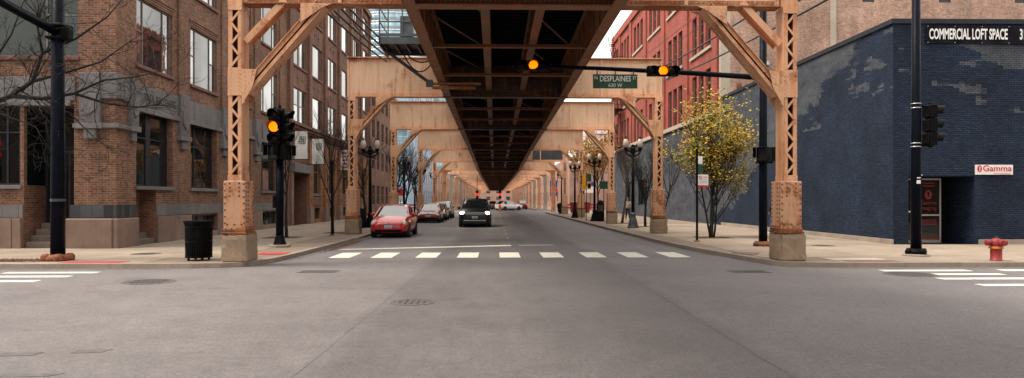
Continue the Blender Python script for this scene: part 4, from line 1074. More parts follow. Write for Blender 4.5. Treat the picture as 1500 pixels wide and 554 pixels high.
# ------------------------------------------------------------------ signals, poles, signs
def signal_head(root, c, rz, lit=None, horiz=False, scale=1.0, n=3):
    """one three-lens head in local coordinates of root; faces -Y before turning by rz"""
    mat = Matrix.Translation(Vector(c)) @ Matrix.Rotation(rz, 4, 'Z') @ (Matrix.Rotation(R(90), 4, 'Y') if horiz else Matrix.Identity(4)) @ Matrix.Scale(scale, 4)
    def place(o): o.matrix_local = mat; return o
    hb = MB()
    for k in range(n):
        z = (k-(n-1)/2)*.36; hb.box(-.17, .17, -.0, .2, z-.172, z+.172); hb.box(-.15,.15,.2,.24,z-.15,z+.15)
    for z in (n*.18+.02, -n*.18-.02): hb.lathe([(.06,-.03),(.06,.03)], (0,.1,z), 10)
    h = place(hb.build('housing', M['black'], root, bevel=.015))
    for k in range(n):
        z = (k-(n-1)/2)*.36
        L = MB().lathe([(.0001,-.035),(.09,-.022),(.145,0),(.15,.004)], (0,-.004,z), 20, 'y')
        place(L.build('lens', (M[lit[1]] if lit and lit[0] == k else M['lens_dark']), root, smooth=True))
        v = MB(); N = 14
        for q in range(N):
            a0 = R(-28) + (R(236))*q/N; a1 = R(-28) + (R(236))*(q+1)/N
            d0 = -.27*(.55+.45*max(0, math.sin(a0))); d1 = -.27*(.55+.45*max(0, math.sin(a1)))
            def pt(a, d, rr): return (rr*math.cos(a), d, z+rr*math.sin(a))
            v.add([pt(a0,0,.158), pt(a1,0,.158), pt(a1,d1,.158), pt(a0,d0,.158), pt(a0,0,.152), pt(a1,0,.152), pt(a1,d1,.152), pt(a0,d0,.152)], [(0,1,2,3),(7,6,5,4),(3,2,6,7)])
        place(v.build('visor', M['black'], root))
def ped_box(root, c, rz):
    mat = Matrix.Translation(Vector(c)) @ Matrix.Rotation(rz, 4, 'Z')
    m = MB(); m.box(-.24,.24,0,.2,-.24,.24); m.box(-.26,.26,-.18,.0,.23,.25); m.box(-.26,-.24,-.18,0,-.1,.23); m.box(.24,.26,-.18,0,-.1,.23)
    o = m.build('pedestrian_signal', M['black'], root, bevel=.01); o.matrix_local = mat
    g = MB().box(-.2,.2,-.006,.0,-.2,.2).build('screen', M['lens_dark'], root); g.matrix_local = mat
# left tall pole with an arm reaching over the cross street
t = thing('signal_pole', 'thick black mast arm pole on the left corner with rusty base', 'pole', (-11.44, 18.87, SW), group='tall traffic signal poles')
MB().tube([(0,0,.1),(0,0,2.0),(0,0,9.4)], [.175,.168,.14], 20).build('shaft', M['pole_blue'], t, smooth=True)
m = MB(); m.lathe([(.30,0),(.30,.10),(.22,.16),(.18,.17)], n=20)
for k in range(4): 
    a = k*math.pi/2+.6; m.lathe([(.11,0),(.12,.05),(.12,.13),(.07,.19)], (.27*math.cos(a), .27*math.sin(a), 0), 10)
m.build('base', M['rust'], t, smooth=True)
MB().tube([(0,-.1,5.98),(-.05,-2.5,6.25),(-.12,-6,6.5),(-.2,-9.5,6.65)], [.115,.108,.095,.07], 14).build('mast_arm', M['pole_blue'], t, smooth=True)
m = MB(); m.box(-.21,.21,-.24,.21,5.78,5.86); m.box(-.21,.21,-.24,.21,6.1,6.18); m.box(.06,.34,-.12,.12,5.8,6.16); m.build('clamp', M['black_iron'], t, bevel=.02)
m = MB(); m.tube([(0,0,1.55),(0,0,1.62)], .18, 20); m.build('band', M['grey_steel'], t)
t2 = thing('signal_pole', 'black mast arm pole whose arm reaches left over the street', 'pole', (9.24, 24.26, SW), group='tall traffic signal poles')
MB().tube([(0,0,.1),(0,0,2.0),(0,0,9.6)], [.145,.138,.11], 18).build('shaft', M['pole_blue'], t2, smooth=True)
m = MB(); m.lathe([(.33,0),(.33,.1),(.24,.15),(.16,.17)], n=18)
for k in range(4):
    a = k*math.pi/2+.4; m.lathe([(.09,0),(.1,.1),(.06,.16)], (.3*math.cos(a), .3*math.sin(a), 0), 10)
m.build('base', M['rust'], t2, smooth=True)
MB().tube([(0,0,5.80),(-2.6,-.03,5.95),(-5.5,-.06,6.08),(-8.6,-.1,6.16)], [.095,.085,.07,.05], 14).build('mast_arm', M['pole_blue'], t2, smooth=True)
m = MB(); m.box(-.17,.17,-.17,.17,5.62,5.7); m.box(-.17,.17,-.17,.17,5.9,5.98); m.build('clamp', M['black_iron'], t2, bevel=.02)
MB().tube([(-.35,-.1,5.75),(-.4,-.1,5.5),(-.3,-.1,5.35),(-.18,-.1,5.45)], .012, 5).build('loose_cable', M['cable'], t2)
pb = thing('pedestrian_signal_pair', 'pair of black pedestrian signals on the mast arm pole at right', 'pedestrian signal', (9.24, 24.26, 3.25))
ped_box(pb, (-.16,-.36,0), R(-55)); ped_box(pb, (.42,-.1,.02), R(80)); MB().box(-.2,.3,-.1,-.0+.2,-.28,-.22).build('bracket', M['black_iron'], pb)
sg = thing('traffic_signal', 'horizontal amber lit signal on the mast arm next to the street sign', 'traffic signal', (5.72, 24.1, 6.08), group='traffic signals')
signal_head(sg, (0,-.1,.02), 0, (1,'amber'), True); MB().box(-.1,.1,-.02,.2,-.08,.08).build('bracket', M['black_iron'], sg)
sg = thing('traffic_signal', 'amber lit signal at the end of the mast arm under the tracks', 'traffic signal', (1.30, 24.1, 6.22), group='traffic signals')
signal_head(sg, (0,-.1,.05), 0, (1,'amber'), True); MB().box(-.1,.1,-.02,.2,-.08,.08).build('bracket', M['black_iron'], sg)
ss = thing('street_sign', 'green street sign reading N DESPLAINES ST hanging from the mast arm', 'street sign', (4.1, 24.12, 5.75))
MB().box(-.76,.76,-.012,.012,-.24,.24).build('plate', M['sign_green'], ss, bevel=.004)
for x in (-.62, 0, .62): MB().box(x-.02,x+.02,-.02,.02,.24,.36).build('hanger', M['grey_steel'], ss)
text('DESPLAINES', .27, M['sign_white'], 'lettering', ss, (.0,-.016,.08), sx=.74, ext=.002, bold=.002); text('N', .15, M['sign_white'], 'lettering', ss, (-.66,-.016,.115), ext=.002)
text('ST', .15, M['sign_white'], 'lettering', ss, (.66,-.016,.115), sx=.8, ext=.002); text('630 W', .17, M['sign_white'], 'lettering', ss, (.0,-.016,-.14), ext=.002)
# right pole with a side signal
t3 = thing('signal_pole', 'black pole in front of the navy wall on a round footing', 'pole', (11.96, 19.89, SW), group='tall traffic signal poles')
MB().tube([(0,0,.15),(0,0,2.5),(0,0,9.2)], [.145,.135,.10], 18).build('shaft', M['pole_blue'], t3, smooth=True)
MB().lathe([(.36,-.01),(.36,.04),(.33,.06)], n=28).build('footing', M['kerb'], t3)
m = MB(); m.lathe([(.26,.06),(.26,.13),(.2,.2),(.15,.22)], n=18)
for k in range(4):
    a = k*math.pi/2+.2; m.lathe([(.085,.06),(.095,.14),(.06,.21)], (.25*math.cos(a), .25*math.sin(a), 0), 10)
m.build('base', M['black_iron'], t3, smooth=True)
for z in (4.32, 4.2, 3.2, 3.1): MB().lathe([(.137,z-.012),(.142,z),(.137,z+.012)], n=18).build('band', M['alu'], t3)
MB().box(-.06,.05,-.139,-.13,2.05,2.15).build('sticker', M['sign_white'], t3); MB().box(-.05,.05,-.139,-.13,2.2,2.23).build('sticker', M['sign_white'], t3)
sg = thing('traffic_signal', 'dark signal with three visors facing right on the right pole', 'traffic signal', (12.38, 19.85, 3.83), group='traffic signals')
signal_head(sg, (.08,0,0), R(90), scale=1.08); m = MB(); m.box(-.42,.05,-.03,.03,.49,.55); m.box(-.42,.05,-.03,.03,-.60,-.54); m.build('bracket', M['black_iron'], sg)
# left pedestal signal
t4 = thing('pedestal_signal_post', 'black post with flared base on the left corner carrying signals', 'post', (-7.25, 24.12, SW))
MB().lathe([(.36,-.01),(.36,.07),(.34,.085)], n=24).build('footing', M['kerb'], t4)
MB().lathe([(.22,.085),(.22,.11),(.20,.13),(.13,.42),(.12,.44)], n=8).build('base', M['black_iron'], t4)
MB().tube([(0,0,.3),(0,0,3.05)], [.13,.12], 18).build('shaft', M['pole_blue'], t4, smooth=True)
MB().box(-.22,-.1,-.1,.1,1.32,1.75).build('push_button_box', M['black_iron'], t4, bevel=.02)
sg = thing('traffic_signal', 'amber lit signal heads on the left pedestal post facing camera and right', 'traffic signal', (-7.25, 24.12, 4.15), group='traffic signals')
signal_head(sg, (-.11,-.3,0), 0, (1,'amber'), scale=1.12); signal_head(sg, (.22,-.02,0), R(75), scale=1.08)
MB().tube([(0,0,-1.0),(0,0,.75)], .05, 8).build('bracket', M['black_iron'], sg)
pb = thing('pedestrian_signal_pair', 'pair of black pedestrian signals under the left amber signal', 'pedestrian signal', (-7.25, 24.12, 3.3))
ped_box(pb, (-.18,-.24,0), R(-35)); ped_box(pb, (.26,-.12,0), R(62)); MB().lathe([(.1,-.3),(.14,-.2),(.1,.25)], n=10).build('bracket', M['black_iron'], pb)
# far red signals
for x, lab in ((-2.9, 'left of the two tiny red signals far down the street'), (.85, 'right of the two tiny red signals far down the street')):
    sg = thing('traffic_signal', lab, 'traffic signal', (x, 116, 2.35), group='traffic signals'); signal_head(sg, (0,0,.2), 0, (1,'red_on'), scale=1.25)
    MB().tube([(0,.15,.6),(0,.15,3.3)], .04, 6).build('hanger', M['black_iron'], sg)
# litter bin
bn = thing('litter_bin', 'black slatted steel litter bin beside the nearest left column', 'litter bin', (-7.84, 19.0, SW))
MB().lathe([(.29,.07),(.30,.9),(.28,.9),(.27,.1)], n=28).build('liner', M['black'], bn, smooth=True)
m = MB()
for k in range(36):
    a = 2*math.pi*k/36; c, s_ = math.cos(a), math.sin(a)
    m.bar((.325*c,.325*s_,.07), (.335*c,.335*s_,.9), .030, .012, (c,s_,0)); m.bar((.335*c,.335*s_,.9), (.375*c,.375*s_,1.02), .030, .012, (c,s_,.3))
m.build('slats', M['black_iron'], bn, kind='stuff')
for z, r_ in ((.09,.33),(.5,.33),(.88,.338),(1.02,.372)): MB().lathe([(r_-.012,z-.02),(r_+.008,z-.02),(r_+.008,z+.02),(r_-.012,z+.02)], n=36).build('hoop', M['black_iron'], bn, smooth=False)
m = MB()
for k in range(4): a = k*math.pi/2+.7; m.lathe([(.03,0),(.03,.08)], (.26*math.cos(a), .26*math.sin(a), 0), 8)
m.build('feet', M['black_iron'], bn)
# hydrant
hy = thing('fire_hydrant', 'red fire hydrant on the sidewalk at the far right', 'hydrant', (13.12, 18.28, SW))
MB().lathe([(.15,0),(.15,.02),(.135,.03),(.135,.31),(.14,.32)], n=24).build('barrel', M['hyd'], hy, smooth=True)
MB().lathe([(.17,.32),(.17,.345),(.165,.35),(.165,.375),(.14,.38)], n=24).build('flange', M['hyd_y'], hy)
MB().lathe([(.14,.38),(.145,.44),(.14,.52),(.1,.57),(.05,.59)], n=24).build('bonnet', M['hyd'], hy, smooth=True)
MB().lathe([(.035,.585),(.035,.63),(.02,.635)], n=5).build('operating_nut', M['grey_steel'], hy)
for a in (180, 0, 270):
    c, s_ = math.cos(R(a)), math.sin(R(a)); p = lambda d: (c*d, s_*d, .47)
    m = MB(); m.tube([p(.1), p(.2)], .062, 14); m.tube([p(.19), p(.27)], .078, 14); m.tube([p(.27), p(.285)], .03, 5)
    m.build('outlet_cap', M['hyd'], hy, bevel=.008)
# twin acorn street lamps
def lamp(label, x, y, base='black_iron'):
    t = thing('street_lamp', label, 'street lamp', (x, y, SW), group='twin globe street lamps')
    MB().lathe([(.33,0),(.33,.08),(.30,.10),(.28,.16),(.22,.42),(.15,.62),(.15,.75),(.18,.78),(.12,.84),(.10,.9)], n=10).build('base', M[base], t)
    MB().tube([(0,0,.85),(0,0,4.35)], [.095,.07], 12).build('post', M['black_iron'], t, smooth=True)
    m = MB(); m.lathe([(.1,4.2),(.14,4.25),(.12,4.35),(.16,4.45),(.08,4.6),(.1,4.66),(.03,4.72)], n=10)
    for s_ in (-1, 1):
        m.tube([(s_*.05,0,4.05),(s_*.25,0,4.1),(s_*.4,0,4.25),(s_*.4,0,4.42)], [.05,.045,.045,.05], 8); m.bar((s_*.05,0,4.32), (s_*.46,0,4.36), .05, .08)
        m.tube([(s_*.1,0,4.6),(s_*.2,0,4.75),(s_*.28,0,4.62),(s_*.2,0,4.55)], .02, 5)
    m.build('crossarm', M['black_iron'], t)
    for s_ in (-1, 1):
        g = MB().lathe([(.09,4.52),(.14,4.59),(.175,4.72),(.165,4.84),(.11,4.98),(.05,5.05)], (s_*.4,0,0), 14).build('globe', M['globe'], t, smooth=True)
        MB().lathe([(.07,4.38),(.12,4.42),(.12,4.52),(.09,4.53)], (s_*.4,0,0), 10).build('holder', M['black_iron'], g)
        MB().lathe([(.09,5.04),(.07,5.07),(.02,5.10),(.03,5.14),(.005,5.2)], (s_*.4,0,0), 10).build('finial', M['black_iron'], g)
    return t
M['bell'] = plain('verdigris_iron', (.055, .065, .07), .5, .2, .3, 8)
lamp('twin globe street lamp between the second right frame column and the bare trees', 7.79, 39.9, 'bell')
lamp('twin globe street lamp beside the bus stop signs on the right', 7.41, 52.7); lamp('twin globe street lamp next to the fourth right frame column', 7.05, 62.5); lamp('farthest twin globe street lamp on the right side', 7.6, 81)
lamp('nearest twin globe street lamp on the left, behind the red hatchback', -7.2, 41.2); lamp('twin globe street lamp on the left next to the third frame column', -7.15, 56.0)
lamp('twin globe street lamp on the left next to the fourth frame column', -7.2, 69.5); lamp('farthest twin globe street lamp on the left side', -7.2, 84)
# sign posts
def post(name, label, x, y, h, panels, r_=.03, cat='sign post'):
    t = thing(name, label, cat, (x, y, SW), group='posts with street signs')
    MB().tube([(0,0,0),(0,0,h)], r_, 8).build('post', M['black_iron'], t); MB().lathe([(.12,0),(.12,.03),(.05,.06)], n=10).build('foot', M['rust'], t)
    for (x0, x1, z0, z1, mt) in panels: MB().box(x0, x1, -.05, -.042, z0, z1).build('panel', M[mt], t, bevel=.006)
    return t
np_ = post('sign_post', 'black post with white no parking sign in front of the yellow tree', 7.70, 26.88, 3.55, [(.03,.20,2.95,3.25,'sign_white'),(.03,.20,2.62,2.93,'sign_green'),(.03,.42,2.08,2.55,'sign_white')], .045)
MB().box(.03,.42,-.055,-.0505,2.08,2.15).build('red_band', M['sign_red'], np_)
m = MB(); N = 20
for k in range(N):
    a0, a1 = 2*math.pi*k/N, 2*math.pi*(k+1)/N; f = lambda a, q: (.12+q*math.cos(a), -.053, 2.44+q*math.sin(a))
    m.quad(f(a0,.05), f(a0,.068), f(a1,.068), f(a1,.05))
m.bar((.085,-.053,2.475),(.155,-.053,2.405),.006,.016,(0,0,1)); m.build('prohibition_ring', M['sign_red'], np_)
for z, x1 in ((2.45,.38),(2.42,.38)): MB().box(.22,x1,-.053,-.0505,z,z+.014).build('lettering', M['sign_red'], np_)
for z in (2.35,2.29,2.23): MB().box(.07,.38,-.053,-.0505,z,z+.01).build('lettering', M['grey_steel'], np_)
post('sign_post', 'plain black post between the left saplings', -7.28, 31.9, 3.3, [], .045)
post('bus_stop_sign', 'yellow and green bus stop signs on a thin post at right', 7.1, 55, 3.75, [(-.34,-.03,2.35,3.55,'sign_yellow'),(.05,.38,3.0,3.6,'sign_green'),(.05,.36,2.4,2.95,'sign_yellow'),(.1,.34,2.5,2.85,'sign_white')])
post('sign_post', 'green and white sign on a post next to the fourth right column', 7.6, 62, 3.7, [(.0,.42,3.0,3.55,'sign_green'),(.0,.35,2.4,2.95,'sign_white')])
post('sign_post', 'wide green sign on a post by the black newspaper box', 8.0, 52, 3.1, [(-.32,.36,2.38,2.95,'sign_green'),(-.2,.24,2.5,2.53,'sign_white'),(-.2,.24,2.7,2.73,'sign_white')])
for x, y, lab, pn in ((9.6, 116, 'blue and red sign far down the right sidewalk', [(-.6,.6,3.6,4.7,'sign_blue'),(-.6,.6,2.9,3.5,'sign_red'),(-.6,.6,2.2,2.8,'sign_blue')]), (14.0, 104, 'white and blue sign boards beyond the sixth right column', [(-.8,.8,2.6,3.5,'sign_white'),(-.8,.8,3.6,4.2,'sign_blue')]),
                      (-9.8, 74, 'small red sign behind the left street lamps', [(-.3,.3,2.0,2.7,'sign_red'),(-.3,.3,1.6,1.95,'sign_white')])): post('sign_post', lab, x, y, pn[0][3]+.1, pn)
nb = thing('newspaper_box', 'tall black newspaper box beside the bus stop lamp', 'newspaper box', (7.75, 52.0, SW))
MB().box(-.26,.26,-.25,.25,.08,1.35).build('body', M['black_iron'], nb, bevel=.03); MB().box(-.2,.2,-.262,-.251,.75,1.2).build('window', M['car_glass'], nb); MB().box(-.2,.2,-.2,.2,0,.08).build('foot', M['black'], nb); MB().lathe([(.2,0),(.22,.12),(.1,.2),(.02,.22)], (0,0,1.35), 12).build('cap', M['black_iron'], nb)
nb = thing('litter_bin', 'dark litter bin by the sixth right column', 'litter bin', (8.3, 90, SW))
MB().lathe([(.3,0),(.42,.8),(.44,1.0),(.4,1.05)], n=14).build('body', M['black_iron'], nb); MB().lathe([(.38,1.05),(.2,1.2),(.05,1.22)], n=14).build('lid', M['black_iron'], nb)
ab = thing('sidewalk_sign_board', 'dark folding sign board on the sidewalk left of the red hatchback', 'sign board', (-7.65, 40.3, SW))
for s_ in (-1,1): MB().add([(-.3,s_*.28,0),(.3,s_*.28,0),(.3,s_*.03,1.1),(-.3,s_*.03,1.1),(-.3,s_*.25,0),(.3,s_*.25,0),(.3,0,1.1),(-.3,0,1.1)], [(0,1,2,3),(7,6,5,4),(0,4,5,1),(1,5,6,2),(2,6,7,3),(3,7,4,0)]).build('board', M['pole_blue'], ab, fix=True)
# red barriers and fences farther along
M['red_dull'] = plain('dull_red_paint', (.26, .02, .02), .6)
def barrier(label, x, y, w_, h=1.1):
    t = thing('red_barrier', label, 'barrier', (x, y, SW), group='red barriers')
    for z in (.35, .75): MB().box(0, w_, -.03, .03, z, z+.22).build('board', M['red_dull'], t)
    n = max(2, int(w_/1.6))
    for k in range(n+1): MB().box(w_*k/n-.05, w_*k/n+.05, .031, .1, 0, h).build('post', M['red_dull'], t)
barrier('long red barrier behind the parked cars at left', -16.0, 97.5, 8.2); barrier('red barrier beyond the right side column row', 9.8, 99, 4.5)
def dumpster(label, x, y):
    t = thing('red_dumpster', label, 'dumpster', (x, y, SW))
    MB().prism([(-1,0.1),(1,0.1),(1.1,1.2),(-1.1,1.2)], 'y', -.6, .6).build('body', M['red_dull'], t, fix=True, bevel=.03); MB().box(-1.12,1.12,-.62,.62,1.2,1.27).build('lid', M['black'], t)
dumpster('red dumpster beside the fifth right column', 9.6, 80)
# overhead wires on the right
for k, (a, b, s_) in enumerate((((12.5,26,10.6),(12.6,60,12.2),.3), ((12.8,26,9.4),(12.6,60,11.2),.3), ((13.0,30,13.2),(12.8,70,14.5),.2), ((13.2,30,12.4),(12.8,70,13.9),.2))):
    o = MB().tube(sag(a,b,s_,16), .05 if k < 2 else .022, 5).build('overhead_wire', M['cable'], smooth=True)
    tag(o, ['upper thick','lower thick','upper thin','lower thin'][k] + ' overhead wire crossing in front of the red building', 'wire', 'overhead wires by the red building')
# ------------------------------------------------------------------ trees
def grow(rg, trunk, twigs, tips, p, d, L, r_, lvl, maxl, spread, up, kids, wob=.12, minr=.004, t0=.45):
    if lvl == 0: wob = .045
    n = 5 if lvl < 2 else 4; pts = [p]; rad = [r_]; q = p.copy(); dd = d.normalized()
    for k in range(n):
        dd = (dd + Vector((rg.gauss(0,wob), rg.gauss(0,wob), rg.gauss(0,wob)+up*.15))).normalized()
        q = q + dd*(L/n); pts.append(q.copy()); rad.append(max(minr, r_*(1-.62*(k+1)/n)))
    (trunk if lvl == 0 else twigs).tube(pts, rad, 7 if lvl == 0 else (5 if lvl == 1 else 3), cap=lvl < 2)
    if lvl >= maxl: tips.append((q, dd)); tips.append((pts[-3], dd)); return
    for c in range(kids[lvl]):
        t = rg.uniform(.35 if lvl else t0, 1.0); i = min(n-1, int(t*n)); bp = pts[i].lerp(pts[i+1], t*n-i)
        ax = Vector((rg.gauss(0,1), rg.gauss(0,1), rg.gauss(0,.4))).normalized(); nd = (dd*(1-spread*.5) + ax*spread + Vector((0,0,up*.4))).normalized()
        grow(rg, trunk, twigs, tips, bp, nd, L*rg.uniform(.5,.75), max(minr, rad[i]*rg.uniform(.45,.65)), lvl+1, maxl, spread, up, kids, wob, minr)
    tips.append((q, dd))
def leafcloud(m, rg, tips, per, rr, size):
    for p, d_ in tips:
        for k in range(per if per >= 1 else int(rg.random() < per)):
            c = p + Vector((rg.gauss(0,rr), rg.gauss(0,rr), rg.gauss(0,rr*.9))); a = Vector((rg.gauss(0,1),rg.gauss(0,1),rg.gauss(0,1))).normalized(); b = a.orthogonal().normalized(); s_ = size*rg.uniform(.6,1.3)
            m.quad(c-a*s_, c+b*s_*.55, c+a*s_, c-b*s_*.55)
def tree(name, label, x, y, seed, L, r_, maxl, spread, up, kids, bark, lean=(0,0), leaves=None, z=SW, stems=1, lsz=.05, per=6, rr=.16, group='street trees', t0=.45):
    rg = random.Random(seed); t = thing(name, label, 'tree', (x,y,z), group=group); tr, tw_, tips = MB(), MB(), []
    for s_ in range(stems): grow(rg, tr, tw_, tips, Vector((rg.gauss(0,.03)*s_,rg.gauss(0,.03)*s_,-.05)), Vector((lean[0]+(s_>0)*.26*math.cos(s_*2.4), lean[1]+(s_>0)*.26*math.sin(s_*2.4), 1)), L*(1-.1*s_), r_*(1-.4*(s_>0)), 0, maxl, spread, up, kids, t0=t0)
    tr.build('trunk', M[bark], t, smooth=True); tw_.build('crown', M[bark], t, smooth=True)
    if leaves: m = MB(); leafcloud(m, rg, tips, per, rr, lsz); m.build('leaves', M[leaves], t, kind='stuff')
    return t
tree('autumn_tree', 'small tree with yellow orange leaves behind the no parking sign', 9.1, 29.77, 11, 3.3, .085, 3, .50, .5, [9, 7, 5], 'bark', leaves='leaf_y', lsz=.06, per=3, rr=.12, t0=.26, stems=4)
tree('bare_tree', 'bare tree right of the second right column', 8.91, 41.9, 21, 2.7, .09, 3, .52, .7, [13, 8, 6], 'bark', leaves='leaf_y', lsz=.04, per=.12, rr=.1)
tree('bare_tree', 'bare brown tree beside the walking person', 8.62, 48.0, 22, 3.2, .1, 3, .45, .8, [9, 7, 5], 'bark_br')
tree('bare_tree', 'leaning bare tree just behind the second right column', 8.5, 36.8, 24, 2.6, .07, 3, .55, .6, [8, 6, 4], 'bark', lean=(.3,0))
tree('autumn_tree', 'orange leaved tree far down the right sidewalk', 10.5, 72, 25, 4.2, .12, 3, .5, .8, [9, 6, 4], 'bark', leaves='leaf_o', lsz=.12, per=5, rr=.3)
tree('autumn_tree', 'yellowing tree at the far right corner beyond the lamps', 11.0, 88, 26, 4.6, .12, 3, .5, .8, [9, 6, 4], 'bark', leaves='leaf_o', lsz=.13, per=4, rr=.3)
tree('bare_tree', 'thin bare sapling beside the left pedestal signal', -8.79, 30.2, 31, 2.6, .075, 3, .45, .7, [9, 6, 4], 'bark')
tree('bare_tree', 'bare tree right of the plain black post on the left sidewalk', -7.5, 33.0, 32, 2.9, .085, 3, .5, .7, [9, 7, 5], 'bark')
tree('bare_tree', 'bare tree beside the nearest left street lamp', -7.9, 43.5, 33, 3.2, .1, 3, .6, .5, [9, 7, 5], 'bark')
tree('bare_tree', 'bare tree leaning over the street behind the red hatchback', -7.6, 51, 34, 3.6, .11, 3, .55, .55, [10, 7, 5], 'bark', lean=(.28,0))
tree('bare_tree', 'bare tree near the fourth left column', -8.0, 62, 35, 3.8, .11, 3, .55, .5, [9, 7, 4], 'bark', lean=(.15,0))
tree('bare_tree', 'bare tree near the fifth left column', -8.4, 74, 36, 4.0, .12, 3, .55, .5, [9, 7, 4], 'bark')
tree('bare_tree', 'bare tree on the far left corner', -9.5, 88, 37, 4.4, .12, 3, .55, .5, [9, 6, 4], 'bark')
# foreground tree whose branches reach in from the left edge
rg = random.Random(5); ft = thing('bare_tree', 'large bare tree at the left edge reaching branches across the corner building', 'tree', (-14.4, 19.0, SW), group='street trees')
tr, tw_, tips = MB(), MB(), []
tr.tube([(0,0,-.1),(.05,0,1.2),(.12,0,2.6),(.1,.05,4.0),(-.2,.1,5.6),(-.5,.1,7.6)], [.19,.16,.15,.13,.1,.05], 9)
limbs = [[(.12,0,3.1),(.9,.1,4.05),(1.55,.15,4.35),(2.1,.2,4.75),(2.35,.2,5.5),(2.2,.2,6.3),(2.45,.2,7.0)], [(1.55,.15,4.35),(2.3,.3,4.3),(3.1,.35,4.45),(3.9,.4,4.2),(4.7,.5,4.1),(5.3,.55,4.2)], [(2.1,.2,4.75),(2.9,.3,5.0),(3.8,.35,5.3),(4.6,.4,5.9)],
         [(.1,.05,4.0),(.9,.2,5.0),(1.5,.25,6.0),(1.9,.3,7.2)], [(2.3,.3,4.3),(3.0,.35,3.9),(3.6,.35,3.3),(4.1,.4,2.9)], [(2.35,.2,5.5),(3.2,.25,5.9),(4.0,.3,6.5),(4.5,.3,7.1)], [(.9,.1,4.05),(1.6,-.1,3.8),(2.4,-.15,3.5),(2.8,-.2,2.9)], [(3.1,.35,4.45),(3.9,.3,4.8),(4.7,.35,4.9),(5.5,.4,5.1)]]
for i, lm in enumerate(limbs):
    P_ = [Vector(p) for p in lm]; r0 = [.085,.06,.045,.05,.03,.04,.025,.035][i]
    tw_.tube(P_, [r0*(1-.75*k/(len(P_)-1)) for k in range(len(P_))], 6)
    for k in range(len(P_)-1):
        for c in range(4):
            t_ = rg.random(); bp = P_[k].lerp(P_[k+1], t_); dd = (P_[k+1]-P_[k]).normalized()
            nd = (dd*.6 + Vector((rg.gauss(0,.6), rg.gauss(0,.4), rg.gauss(.1,.6)))).normalized()
            grow(rg, tr, tw_, tips, bp, nd, rg.uniform(.5,1.1), max(.007, r0*.28), 2, 4, .55, .15, [0,0,4,3,2], .2, .0035)
tr.build('trunk', M['bark'], ft, smooth=True); tw_.build('crown', M['bark'], ft, smooth=True)
